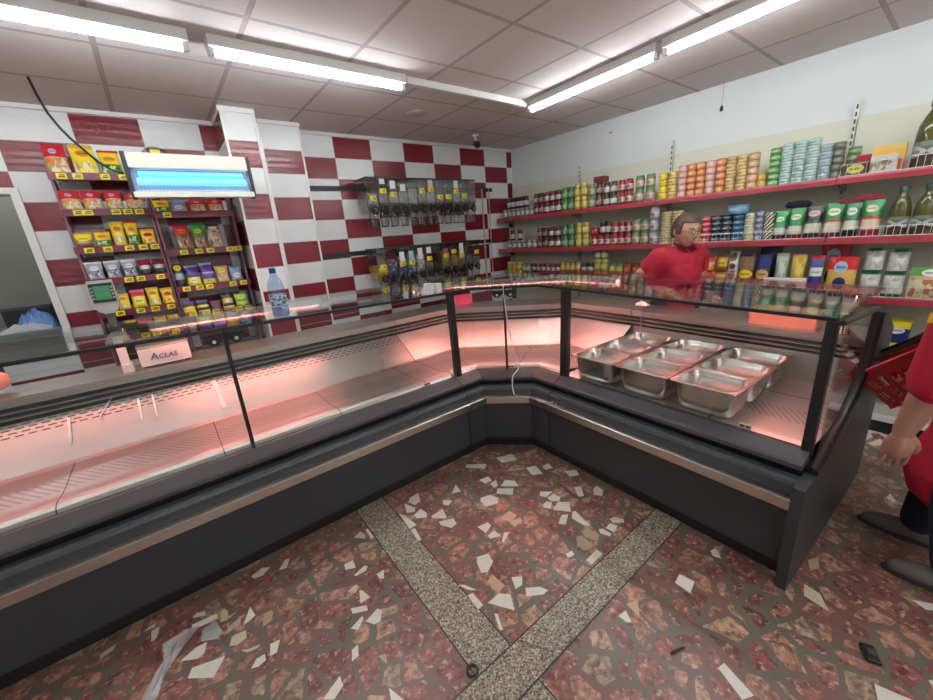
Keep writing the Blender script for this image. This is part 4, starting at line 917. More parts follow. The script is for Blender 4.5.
# ------------------------------------------------------------------ packaging
def pouch_mesh(w, h, d, sealed=True, n=8, mz=10, flat_top=0.12):
    bm = bmesh.new(); F = []; Bk = []
    for j in range(mz + 1):
        v = j / mz
        prof = math.sin(PI * min(1, v / (1 - flat_top)) * 0.5 + PI * 0.5 * 0) if False else (min(1.0, (v / 0.10)) ** 0.5 * 0.35 + 0.65 if v < 0.10 else 1.0)
        top = max(0.0, min(1.0, (1 - flat_top * 0.6 - v) / 0.45)) ** 0.6
        th = d / 2 * prof * (0.12 + 0.88 * top)
        ww = w / 2 * (1.0 - 0.05 * math.sin(PI * v))
        rf, rb = [], []
        for i in range(n + 1):
            u = i / n * 2 - 1
            b = th * (max(0.0, 1 - abs(u) ** 3.0)) ** 0.7 + 0.002
            wob = 0.004 * math.sin(9 * v + 5 * u) * (1 - abs(u))
            rf.append(bm.verts.new((u * ww, -b + wob * 0.5, v * h)))
            rb.append(bm.verts.new((u * ww, b, v * h)) if 0 < i < n else rf[-1])
        F.append(rf); Bk.append(rb)
    for j in range(mz):
        for i in range(n):
            bm.faces.new((F[j][i], F[j][i + 1], F[j + 1][i + 1], F[j + 1][i]))
            a = [Bk[j][i], Bk[j + 1][i], Bk[j + 1][i + 1], Bk[j][i + 1]]
            a = list(dict.fromkeys(a))
            if len(a) > 2:
                try: bm.faces.new(a)
                except ValueError: pass
    for R_, Q_, rev in ((F[0], Bk[0], True), (F[-1], Bk[-1], False)):
        for i in range(n):
            a = list(dict.fromkeys([R_[i], R_[i + 1], Q_[i + 1], Q_[i]]))
            if len(a) > 2: bm.faces.new(a[::-1] if rev else a)
    bmesh.ops.recalc_face_normals(bm, faces=bm.faces)
    return fin(bm, True, 60)

def pack_mat(name, bands, ell=None, food=None, rough=0.3, stripe=None, ell2=None):
    """bands: [(z_start,color)...] bottom to top; ell: (x,z,rx,rz,color) printed badge; food: (z0,z1,[colors]) mottled picture"""
    if name in MATS: return MATS[name]
    m, nb = nmat(name, rough)
    g = nb.xyz(nb.coord('Generated')); x, z = g[0], g[2]
    c = nb.ramp(z, bands, 'CONSTANT')
    if food:
        z0, z1, cols = food
        v = nb.new('ShaderNodeTexVoronoi'); v.inputs['Scale'].default_value = 5.0; nb.l.new(nb.coord('Generated'), v.inputs['Vector'])
        s = nb.new('ShaderNodeSeparateColor'); nb.l.new(v.outputs['Color'], s.inputs[0])
        fc = nb.ramp(s.outputs[0], [(k / len(cols), q) for k, q in enumerate(cols)], 'CONSTANT')
        c = nb.mix(nb.math('MULTIPLY', nb.math('GREATER_THAN', z, z0), nb.math('LESS_THAN', z, z1)), c, fc)
    if stripe:
        fr, col, sl = stripe
        s = nb.math('SINE', nb.math('MULTIPLY', nb.math('ADD', z, nb.math('MULTIPLY', x, sl)), fr))
        c = nb.mix(nb.math('GREATER_THAN', s, 0.1), c, col)
    for e in (ell, ell2):
        if e:
            ex, ez, rx, rz, col = e
            a = nb.math('DIVIDE', nb.math('SUBTRACT', x, ex), rx); b = nb.math('DIVIDE', nb.math('SUBTRACT', z, ez), rz)
            r = nb.math('ADD', nb.math('MULTIPLY', a, a), nb.math('MULTIPLY', b, b))
            c = nb.mix(nb.math('LESS_THAN', r, 1.0), c, col)
            l_ = nb.math('MULTIPLY', nb.math('LESS_THAN', nb.math('ABSOLUTE', a), 0.7), nb.math('LESS_THAN', nb.math('ABSOLUTE', b), 0.22))
            c = nb.mix(nb.math('MULTIPLY', l_, 0.75), c, tuple(q * 0.25 for q in col))
    nb.base(c)
    return m

RED = (0.55, 0.02, 0.03); DRED = (0.22, 0.015, 0.03); YEL = (0.85, 0.65, 0.03); GRN = (0.06, 0.25, 0.05); LIME = (0.45, 0.55, 0.06); WHT = (0.72, 0.72, 0.70)
BLK = (0.02, 0.02, 0.022); SIL = (0.36, 0.38, 0.42); PUR = (0.09, 0.03, 0.25); BRN = (0.16, 0.07, 0.03); NUT = (0.45, 0.28, 0.14); BEI = (0.55, 0.42, 0.24); ORG = (0.70, 0.22, 0.03); NAVY = (0.02, 0.03, 0.16); CRM = (0.66, 0.60, 0.45)
GLD = (0.60, 0.40, 0.08); DGR = (0.015, 0.14, 0.04); LBL = (0.25, 0.36, 0.55); PNK = (0.62, 0.10, 0.16)
PKM = {
 'red cream': pack_mat('pk red cream', [(0, CRM), (0.55, RED)], (0.45, 0.76, 0.17, 0.10, (0.5, 0.45, 0.62)), (0.04, 0.52, [CRM, NUT, (0.5, 0.5, 0.2), ORG])),
 'yellow red': pack_mat('pk yellow red', [(0, YEL), (0.85, GLD)], (0.5, 0.68, 0.28, 0.12, ORG), (0.05, 0.42, [YEL, WHT, NUT, (0.7, 0.5, 0.1)])),
 'yellow green': pack_mat('pk yellow green', [(0, GRN), (0.40, YEL), (0.9, RED)], (0.5, 0.62, 0.3, 0.12, (0.75, 0.3, 0.05)), (0.05, 0.36, [GRN, LIME, CRM, BLK])),
 'brown yellow': pack_mat('pk brown yellow', [(0, BRN), (0.25, NUT), (0.5, YEL), (0.88, NUT)], (0.5, 0.55, 0.33, 0.16, YEL), None),
 'silver': pack_mat('pk silver', [(0, SIL), (0.9, WHT)], (0.5, 0.62, 0.25, 0.14, WHT), (0.08, 0.5, [SIL, (0.1, 0.1, 0.14), WHT, (0.2, 0.2, 0.26)])),
 'dark red silver': pack_mat('pk dark red silver', [(0, BLK), (0.35, SIL), (0.6, DRED)], (0.5, 0.5, 0.28, 0.12, WHT), None),
 'yellow black': pack_mat('pk yellow black', [(0, YEL), (0.72, BLK), (0.9, PUR)], (0.5, 0.42, 0.30, 0.2, WHT), (0.02, 0.22, [YEL, LIME, WHT])),
 'yellow redtop': pack_mat('pk yellow redtop', [(0, YEL), (0.62, RED), (0.85, PNK)], (0.5, 0.36, 0.33, 0.2, (0.8, 0.7, 0.15)), None),
 'yellow orange': pack_mat('pk yellow orange', [(0, ORG), (0.25, YEL), (0.85, (0.7, 0.3, 0.03))], (0.5, 0.6, 0.3, 0.14, RED), (0.05, 0.34, [YEL, ORG, (0.8, 0.6, 0.2)])),
 'lime': pack_mat('pk lime', [(0, LIME), (0.5, GRN), (0.62, LIME), (0.9, GRN)], (0.5, 0.4, 0.3, 0.18, YEL), None),
 'purple yellow': pack_mat('pk purple yellow', [(0, YEL), (0.4, PUR), (0.9, LBL)], (0.5, 0.25, 0.3, 0.16, (0.6, 0.6, 0.1)), None),
 'beige': pack_mat('pk beige', [(0, BEI), (0.6, ORG), (0.8, BEI)], (0.5, 0.72, 0.28, 0.12, YEL), (0.05, 0.55, [BEI, NUT, CRM, (0.45, 0.3, 0.15)])),
 'blue grey': pack_mat('pk blue grey', [(0, SIL), (0.5, LBL), (0.85, (0.1, 0.2, 0.3))], (0.5, 0.35, 0.3, 0.16, WHT), None),
 'red nuts': pack_mat('pk red nuts', [(0, BRN), (0.52, RED), (0.9, DRED)], (0.5, 0.70, 0.28, 0.09, ORG), (0.03, 0.5, [NUT, BRN, CRM, (0.3, 0.14, 0.08)])),
 'green nuts': pack_mat('pk green nuts', [(0, BRN), (0.48, GRN), (0.9, DGR)], (0.5, 0.68, 0.28, 0.09, LIME), (0.03, 0.46, [NUT, BRN, BEI, (0.3, 0.16, 0.08)])),
 'brown nuts': pack_mat('pk brown nuts', [(0, BEI), (0.72, BRN), (0.9, BLK)], (0.5, 0.80, 0.3, 0.06, WHT), (0.03, 0.68, [BEI, NUT, BRN, CRM])),
 'black tag': pack_mat('pk black tag', [(0, BLK), (0.3, SIL), (0.55, BLK)], (0.5, 0.80, 0.35, 0.13, YEL), None),
 'maroon': pack_mat('pk maroon', [(0, YEL), (0.35, (0.12, 0.02, 0.06))], (0.5, 0.2, 0.3, 0.12, LIME), None),
 # white wall shelf goods
 'green bean bag': pack_mat('pk green bean bag', [(0, DRED), (0.14, (0.62, 0.60, 0.48)), (0.42, (0.03, 0.22, 0.12)), (0.55, (0.01, 0.26, 0.05))], (0.5, 0.72, 0.33, 0.10, (0.45, 0.55, 0.35)), None),
 'green bean bag purple': pack_mat('pk green bean bag purple', [(0, (0.10, 0.03, 0.07)), (0.16, (0.60, 0.58, 0.46)), (0.40, (0.06, 0.25, 0.18)), (0.52, (0.01, 0.28, 0.05))], (0.5, 0.70, 0.3, 0.09, (0.45, 0.55, 0.4)), None),
 'black bean bag': pack_mat('pk black bean bag', [(0, (0.05, 0.03, 0.03)), (0.16, (0.58, 0.58, 0.42)), (0.46, (0.03, 0.10, 0.05)), (0.55, (0.03, 0.015, 0.02))], (0.5, 0.78, 0.33, 0.10, (0.6, 0.42, 0.40)), None),
 'green rice bag': pack_mat('pk green rice bag', [(0, (0.12, 0.02, 0.04)), (0.14, (0.62, 0.55, 0.40)), (0.44, (0.35, 0.10, 0.06)), (0.54, (0.01, 0.26, 0.05))], (0.5, 0.74, 0.33, 0.11, (0.55, 0.6, 0.4)), None),
 'pale rice bag': pack_mat('pk pale rice bag', [(0, BLK), (0.20, (0.62, 0.60, 0.45)), (0.48, (0.05, 0.16, 0.14)), (0.58, (0.02, 0.2, 0.06))], (0.45, 0.76, 0.32, 0.12, (0.55, 0.6, 0.45)), None),
 'red bean bag': pack_mat('pk red bean bag', [(0, (0.30, 0.02, 0.03)), (0.18, (0.64, 0.52, 0.38)), (0.46, (0.32, 0.06, 0.05)), (0.56, (0.01, 0.24, 0.05))], (0.45, 0.76, 0.30, 0.10, (0.6, 0.5, 0.35)), None),
 'orange pack': pack_mat('pk orange pack', [(0, (0.62, 0.10, 0.03)), (0.45, (0.7, 0.35, 0.15)), (0.6, (0.5, 0.04, 0.02))], (0.5, 0.3, 0.33, 0.14, (0.75, 0.4, 0.12)), None),
 'gold brown pack': pack_mat('pk gold brown pack', [(0, (0.25, 0.09, 0.02)), (0.30, (0.62, 0.38, 0.06)), (0.8, (0.35, 0.1, 0.02))], (0.5, 0.5, 0.35, 0.18, (0.7, 0.48, 0.08)), None),
 'white brown pack': pack_mat('pk white brown pack', [(0, WHT)], (0.5, 0.25, 0.30, 0.16, (0.22, 0.08, 0.05)), None, 0.4, None, (0.5, 0.72, 0.34, 0.22, (0.28, 0.12, 0.07))),
 'biscuit bag': pack_mat('pk biscuit bag', [(0, BRN), (0.55, (0.22, 0.12, 0.06)), (0.92, NAVY)], (0.5, 0.44, 0.44, 0.12, YEL), (0.0, 0.30, [BRN, NUT, (0.35, 0.18, 0.08)])),
 'blue biscuit bag': pack_mat('pk blue biscuit bag', [(0, BRN), (0.35, (0.08, 0.06, 0.05)), (0.62, NAVY)], (0.5, 0.46, 0.42, 0.13, (0.55, 0.36, 0.12)), (0.0, 0.28, [BRN, BEI, NUT])),
 'navy bag': pack_mat('pk navy bag', [(0, NAVY)], None, None),
 'pale green pack': pack_mat('pk pale green pack', [(0, (0.45, 0.55, 0.45)), (0.8, (0.55, 0.6, 0.5))], None, (0.2, 0.8, [(0.4, 0.5, 0.4), (0.6, 0.62, 0.55), (0.3, 0.42, 0.33)])),
 'gold pack': pack_mat('pk gold pack', [(0, (0.55, 0.38, 0.05)), (0.9, (0.66, 0.50, 0.10))], None, (0.1, 0.9, [(0.55, 0.38, 0.05), (0.66, 0.5, 0.12), (0.5, 0.33, 0.04)])),
 'blue white pack': pack_mat('pk blue white pack', [(0, (0.03, 0.04, 0.22)), (0.45, WHT), (0.68, (0.10, 0.10, 0.3)), (0.9, RED)], (0.5, 0.56, 0.4, 0.08, WHT), None),
 'pasta bag': pack_mat('pk pasta bag', [(0, (0.45, 0.05, 0.04)), (0.10, (0.62, 0.40, 0.08)), (0.66, (0.60, 0.02, 0.03)), (0.92, RED)], (0.48, 0.30, 0.22, 0.16, NAVY), None, 0.25, None, (0.45, 0.72, 0.22, 0.16, (0.35, 0.45, 0.6))),
 'white bean bag': pack_mat('pk white bean bag', [(0, DGR), (0.12, (0.5, 0.52, 0.48)), (0.86, DGR)], None, (0.13, 0.84, [(0.55, 0.55, 0.5), (0.66, 0.65, 0.6), (0.42, 0.42, 0.38), (0.5, 0.5, 0.46)]), 0.2),
 'mixed veg bag': pack_mat('pk mixed veg bag', [(0, (0.55, 0.42, 0.22)), (0.72, (0.1, 0.3, 0.06))], (0.6, 0.82, 0.3, 0.12, WHT), (0.05, 0.6, [(0.55, 0.42, 0.22), (0.42, 0.14, 0.08), (0.62, 0.55, 0.36)]), 0.25),
 'navy yellow box': pack_mat('pk navy yellow box', [(0, NAVY), (0.72, YEL)], (0.5, 0.62, 0.35, 0.17, WHT), None),
 'white box': pack_mat('pk white box', [(0, WHT)], None, None),
 'red flat': pack_mat('pk red flat', [(0, (0.35, 0.015, 0.04))], None, None), 'maroon flat': pack_mat('pk maroon flat', [(0, (0.20, 0.03, 0.03))], None, None),
 'orange box': pack_mat('pk orange box', [(0, (0.62, 0.14, 0.03)), (0.5, (0.75, 0.42, 0.06)), (0.8, (0.7, 0.5, 0.15))], None, None),
 'oval yellow tray': pack_mat('pk oval yellow tray', [(0, (0.10, 0.05, 0.02))], (0.5, 0.5, 0.36, 0.34, (0.66, 0.62, 0.12)), None),
 'mushroom tray': pack_mat('pk mushroom tray', [(0, (0.6, 0.55, 0.62))], None, (0.15, 0.85, [(0.6, 0.55, 0.5), (0.25, 0.2, 0.12), (0.66, 0.6, 0.55), (0.4, 0.35, 0.2)])),
}
PM = {}
def pouch(kind, w, h, d, loc, rz, lean, label, cat, group, name='snack_pack'):
    k = (round(w, 3), round(h, 3), round(d, 3))
    if k not in PM: PM[k] = pouch_mesh(w, h, d)
    key = (k, kind)
    if key not in PM:
        me = PM[k].copy(); me.materials.clear(); me.materials.append(PKM[kind]); PM[key] = me
    o = bpy.data.objects.new(name, PM[key]); COL.objects.link(o)
    o.location = loc; o.rotation_euler = (lean, 0, rz)
    return tag(o, label, cat, group)
def carton(kind, w, h, d, loc, rz, label, cat, group, name='carton'):
    key = ('box', w, h, d, kind)
    if key not in PM:
        me = boxmesh(-w / 2, w / 2, -d / 2, d / 2, 0, h, 0.002); me.materials.append(PKM[kind]); PM[key] = me
    o = bpy.data.objects.new(name, PM[key]); COL.objects.link(o)
    o.location = loc; o.rotation_euler = (0, 0, rz)
    return tag(o, label, cat, group)

# --- packs on the racks: (kind, x-left, x-right, height, level, description)
RW = {0: 'top shelf', 1: 'second shelf', 2: 'third shelf', 3: 'fourth shelf', 4: 'fifth shelf', 5: 'lowest visible shelf'}
def rack_packs(levels, items, side):
    cnt = {}
    for kind, x0, x1, h, lv, desc in items:
        n = cnt.get(lv, 0); cnt[lv] = n + 1
        lab = '%s, %s from left, %s of %s rack' % (desc, ORD[n], RW[lv], side)
        pouch(kind, x1 - x0 - 0.004, h, 0.055, ((x0 + x1) / 2, 0.335, levels[lv] + 0.0005), random.uniform(-0.06, 0.06), -0.20, lab, 'snack pack', 'snack packs on the %s rack' % side)
rack_packs(LL, [
 ('red cream', -4.592, -4.475, 0.19, 0, 'red snack pack'), ('yellow red', -4.46, -4.33, 0.20, 0, 'yellow snack pack'), ('yellow green', -4.32, -4.20, 0.17, 0, 'yellow and green pack'),
 ('red cream', -4.585, -4.475, 0.135, 1, 'red and cream pack'), ('red cream', -4.475, -4.365, 0.135, 1, 'red and cream pack'), ('red cream', -4.355, -4.255, 0.135, 1, 'red and cream pack'), ('red cream', -4.245, -4.13, 0.12, 1, 'red and cream pack'),
 ('brown yellow', -4.585, -4.485, 0.11, 2, 'brown and yellow pack'), ('yellow green', -4.480, -4.385, 0.115, 2, 'yellow and green pack'), ('yellow red', -4.380, -4.300, 0.18, 2, 'tall yellow pack'), ('yellow green', -4.300, -4.220, 0.18, 2, 'tall yellow and green pack'), ('yellow orange', -4.218, -4.125, 0.115, 2, 'yellow pack'),
 ('silver', -4.583, -4.482, 0.13, 3, 'silver pack'), ('silver', -4.478, -4.386, 0.13, 3, 'silver pack'), ('silver', -4.383, -4.292, 0.13, 3, 'silver pack'), ('dark red silver', -4.288, -4.205, 0.12, 3, 'dark red and silver pack'), ('dark red silver', -4.200, -4.120, 0.12, 3, 'dark red and silver pack'),
 ('yellow black', -4.585, -4.475, 0.11, 4, 'yellow pack behind scale display'), ('yellow red', -4.470, -4.395, 0.12, 4, 'yellow pack'), ('yellow redtop', -4.388, -4.296, 0.14, 4, 'yellow pack with red top'), ('yellow red', -4.290, -4.208, 0.145, 4, 'yellow and red pack'), ('yellow orange', -4.203, -4.122, 0.13, 4, 'yellow and orange pack'),
 ('yellow black', -4.56, -4.47, 0.12, 5, 'yellow and black pack'), ('yellow black', -4.300, -4.210, 0.115, 5, 'yellow pack with dark lid print'), ('yellow black', -4.203, -4.118, 0.115, 5, 'yellow pack with dark lid print')], 'left')
rack_packs(LR, [
 ('silver', -3.97, -3.86, 0.12, 0, 'silver pack'), ('yellow red', -3.82, -3.71, 0.12, 0, 'yellow pack'),
 ('yellow green', -4.09, -3.985, 0.10, 1, 'yellow and green pack'), ('blue grey', -3.98, -3.88, 0.10, 1, 'yellow and blue pack'), ('red cream', -3.86, -3.75, 0.10, 1, 'red and white pack'), ('red cream', -3.735, -3.62, 0.10, 1, 'red and white pack'),
 ('red nuts', -4.010, -3.905, 0.205, 2, 'tall red nut pouch'), ('green nuts', -3.900, -3.800, 0.205, 2, 'tall green nut pouch'), ('brown nuts', -3.795, -3.690, 0.20, 2, 'tall brown nut pouch'),
 ('black tag', -4.09, -4.015, 0.19, 3, 'black pack'), ('purple yellow', -4.008, -3.913, 0.165, 3, 'purple and yellow pack'), ('purple yellow', -3.905, -3.812, 0.175, 3, 'purple and yellow pack'), ('beige', -3.805, -3.705, 0.14, 3, 'beige pack'), ('blue grey', -3.698, -3.605, 0.13, 3, 'grey-blue pack'),
 ('yellow black', -4.09, -4.000, 0.15, 4, 'yellow and black pack'), ('yellow black', -3.995, -3.905, 0.15, 4, 'yellow and black pack'), ('maroon', -3.900, -3.815, 0.13, 4, 'maroon and yellow pack'), ('yellow black', -3.810, -3.720, 0.185, 4, 'tall yellow pack'), ('lime', -3.712, -3.610, 0.17, 4, 'lime green pack')], 'right')
# second, nearer packs on the double rows
for k, (kind, x0, x1, lv, h, lab) in enumerate((('yellow black', -4.008, -3.915, 3, 0.085, 'small yellow pack in front of the left purple pack'), ('purple yellow', -3.905, -3.812, 3, 0.09, 'small yellow and purple pack in front of the right purple pack'), ('yellow red', -4.09, -4.005, 4, 0.085, 'small yellow pack at the left front of the lower right shelf'),
        ('yellow black', -3.995, -3.905, 4, 0.085, 'small yellow pack with black top at the front of the lower right shelf'), ('lime', -3.712, -3.615, 4, 0.10, 'small lime pack at the right front of the lower right shelf'), ('yellow black', -3.810, -3.722, 4, 0.09, 'small pale yellow pack beside the front lime pack'))):
    pouch(kind, x1 - x0 - 0.006, h, 0.03, ((x0 + x1) / 2, 0.3085, LR[lv] + 0.009), 0, -0.05, lab, 'snack pack', 'front packs on the right rack')
# gift tray lying upright above the insect killer
bm = bmesh.new(); lathe(bm, [(0.0, 0.0), (0.085, 0.0), (0.10, 0.03), (0.097, 0.03), (0.083, 0.006), (0.0, 0.006)], n=24); me = fin(bm, True); me.transform(Matrix.Rotation(PI / 2 - 0.15, 4, 'X'))
t = thing('round_tray', 'round clear tray of dark snacks with a yellow tag above the insect killer', 'tray', (-3.985, 0.33, LR[0] + 0.110))
link('tray', me, CLEARFILM, t)
bm = bmesh.new(); lathe(bm, [(0.0, 0.006), (0.075, 0.006), (0.07, 0.022), (0.0, 0.028)], n=20); me = fin(bm, True); me.transform(Matrix.Rotation(PI / 2 - 0.15, 4, 'X')); link('snacks', me, FOOD[1], t)
link('tag', boxmesh(-0.03, 0.03, -0.042, -0.038, 0.03, 0.075), YELLOWTAG, t)

# ------------------------------------------------------------------ wall shelving
ZS = [1.757, 1.353, 0.945, 0.485, 0.14]
BAY = [0.54, -0.595, -1.645, -2.915, -4.20]
for b in range(4):
    y1, y0 = BAY[b], BAY[b + 1]
    t = thing('shelving_unit', ['cream backed shelving bay in the corner by the tiled wall', 'cream backed shelving bay second from the corner', 'cream backed shelving bay third from the corner', 'cream backed shelving bay nearest the viewer'][b], 'shelving', (0, (y0 + y1) / 2, 0), 0, 'wall shelving bays')
    hw = (y1 - y0) / 2
    link('back_panel', boxmesh(-0.03, -0.004, -hw + 0.003, hw - 0.003, 0.0, 2.165), CREAM, t)
    for k, z in enumerate(ZS):
        dp = 0.35 if k < 4 else 0.45
        s = link('shelf', boxmesh(-dp + 0.006, -0.031, -hw + 0.003, hw - 0.003, z - 0.022, z), SHELFGREY, t)
        bm = bmesh.new(); prism(bm, [(-dp - 0.004, z - 0.045), (-dp - 0.004, z - 0.012), (-dp, z + 0.002), (-dp + 0.006, z + 0.002), (-dp + 0.006, z - 0.045)], -hw + 0.003, hw - 0.003, 'y')
        link('shelf_lip', fin(bm), SHELFRED if k < 3 else WHITEMETAL, s)
        for sy in (-1, 1):
            bm = bmesh.new(); prism(bm, [(-dp + 0.03, z - 0.024), (-0.03, z - 0.024), (-0.03, z - 0.085), (-dp + 0.10, z - 0.045)], sy * (hw - 0.008) - 0.002, sy * (hw - 0.008) + 0.002, 'y'); link('bracket', fin(bm), SHELFGREY, s)
    link('upright', boxmesh(-0.052, -0.030, -hw + 0.001, -hw + 0.020, 0.0, 2.29 if b in (1, 2) else 2.17), CREAM, t)
    bm = bmesh.new()
    for q in range(46): bbox(bm, -0.0535, -0.0518, -hw + 0.006, -hw + 0.016, 0.10 + q * 0.047, 0.128 + q * 0.047)
    link('upright_slots', fin(bm), BLACK, t)
    link('plinth', boxmesh(-0.43, -0.40, -hw + 0.003, hw - 0.003, 0, 0.09), BLACK, t)
    if b in (2, 3):
        for k in (([0, 1, 2, 4] if b == 3 else [1])):
            z = ZS[k]; dp = 0.346 if k < 4 else 0.446; hh = 0.075 if k != 1 else 0.065
            bm = bmesh.new()
            for q in (0.004, hh): tube(bm, [(-dp, -hw + 0.01, z + q), (-dp, hw - 0.01, z + q)], 0.0022, 5)
            n = int((2 * hw) / 0.032)
            for q in range(n + 1):
                y = -hw + 0.01 + (2 * hw - 0.02) * q / n; tube(bm, [(-dp, y, z + 0.004), (-dp, y, z + hh)], 0.0016 if b == 3 else 0.0010, 4)
            link('wire_fence', fin(bm, True), WIRE, t)

# --- jars, tins, bottles
def cyl_label_mat(name, food, lab, z0, z1, spot=None):
    if name in MATS: return MATS[name]
    m, nb = nmat(name, 0.18)
    g = nb.xyz(nb.coord('Generated')); z = g[2]
    on = nb.math('MULTIPLY', nb.math('GREATER_THAN', z, z0), nb.math('LESS_THAN', z, z1))
    c = nb.mix(on, food, lab)
    if spot:
        a = nb.math('DIVIDE', nb.math('SUBTRACT', g[1], 0.55), 0.26); b = nb.math('DIVIDE', nb.math('SUBTRACT', z, (z0 + z1) / 2), (z1 - z0) * 0.36)
        r = nb.math('LESS_THAN', nb.math('ADD', nb.math('MULTIPLY', a, a), nb.math('MULTIPLY', b, b)), 1.0)
        c = nb.mix(nb.math('MULTIPLY', r, on), c, spot)
    n = nb.noise(14, 2, nb.coord('Generated'))[0]
    nb.base(nb.mix(nb.math('MULTIPLY', n, 0.35), c, tuple(q * 0.45 for q in food)))
    return m
JK = {  # kind: (food, label, lid, r, h, spot)
 'grey jar': ((0.22, 0.22, 0.22), (0.60, 0.60, 0.58), (0.25, 0.25, 0.25), 0.036, 0.105, (0.3, 0.3, 0.3)),
 'dark bottle jar': ((0.05, 0.012, 0.012), (0.66, 0.62, 0.58), (0.015, 0.012, 0.012), 0.034, 0.135, None),
 'red jar': ((0.16, 0.02, 0.02), (0.62, 0.60, 0.56), (0.12, 0.01, 0.015), 0.038, 0.120, None),
 'dark red jar': ((0.13, 0.025, 0.025), (0.34, 0.20, 0.18), (0.05, 0.01, 0.01), 0.038, 0.120, (0.5, 0.42, 0.36)),
 'green jar': ((0.10, 0.20, 0.07), (0.22, 0.42, 0.20), (0.04, 0.16, 0.07), 0.040, 0.125, (0.45, 0.55, 0.35)),
 'yellow jar': ((0.42, 0.34, 0.05), (0.66, 0.54, 0.14), (0.55, 0.45, 0.10), 0.040, 0.130, (0.6, 0.6, 0.3)),
 'black lid jar': ((0.10, 0.08, 0.05), (0.66, 0.66, 0.62), (0.02, 0.02, 0.02), 0.038, 0.115, None),
 'white red jar': ((0.34, 0.02, 0.03), (0.66, 0.62, 0.56), (0.25, 0.015, 0.025), 0.036, 0.115, (0.4, 0.1, 0.1)),
 'green lid jar': ((0.30, 0.22, 0.12), (0.55, 0.55, 0.46), (0.10, 0.28, 0.14), 0.042, 0.120, (0.5, 0.25, 0.1)),
 'clear jar': ((0.40, 0.38, 0.38), (0.62, 0.62, 0.64), (0.30, 0.30, 0.34), 0.042, 0.115, (0.45, 0.15, 0.15)),
 'mustard jar': ((0.50, 0.34, 0.04), (0.62, 0.48, 0.12), (0.62, 0.46, 0.10), 0.042, 0.115, (0.7, 0.55, 0.2)),
 'olive jar': ((0.20, 0.24, 0.06), (0.50, 0.52, 0.30), (0.10, 0.12, 0.08), 0.036, 0.105, None),
 'red cap jar': ((0.10, 0.02, 0.02), (0.64, 0.60, 0.56), (0.10, 0.012, 0.02), 0.034, 0.105, (0.3, 0.05, 0.06)),
 'tall yellow jar': ((0.45, 0.30, 0.06), (0.62, 0.48, 0.12), (0.22, 0.12, 0.05), 0.034, 0.120, (0.66, 0.6, 0.35)),
 'black white jar': ((0.05, 0.06, 0.05), (0.62, 0.63, 0.58), (0.02, 0.025, 0.02), 0.038, 0.11, None),
 'lime jar': ((0.35, 0.38, 0.04), (0.55, 0.58, 0.12), (0.10, 0.12, 0.04), 0.040, 0.105, None),
 'red orange jar': ((0.34, 0.05, 0.02), (0.50, 0.14, 0.06), (0.16, 0.03, 0.02), 0.042, 0.115, (0.55, 0.3, 0.15)),
 'brown orange jar': ((0.28, 0.12, 0.05), (0.42, 0.20, 0.08), (0.12, 0.09, 0.06), 0.042, 0.115, (0.5, 0.35, 0.2)),
 'red tub': ((0.34, 0.02, 0.03), (0.40, 0.03, 0.04), (0.26, 0.012, 0.02), 0.050, 0.075, (0.5, 0.2, 0.2)),
}
JM = {}
def jar_meshes(kind):
    if kind in JM: return JM[kind]
    food, lab, lid, r, h, spot = JK[kind]
    hb = h * 0.84
    bm = bmesh.new(); lathe(bm, [(0.0, 0.001), (r * 0.86, 0.0), (r, 0.006), (r, hb * 0.80), (r * 0.90, hb * 0.92), (r * 0.80, hb), (0.0, hb)], n=14)
    b = fin(bm, True, 50); b.materials.append(cyl_label_mat('jar ' + kind, food, lab, 0.22, 0.72, spot))
    bm = bmesh.new(); lathe(bm, [(r * 0.80, hb - 0.006), (r * 0.90, hb - 0.004), (r * 0.90, h - 0.002), (r * 0.84, h), (0.0, h)], n=14)
    l = fin(bm, True, 50); l.materials.append(mat('lid ' + kind, lid, 0.3))
    JM[kind] = (b, l); return JM[kind]
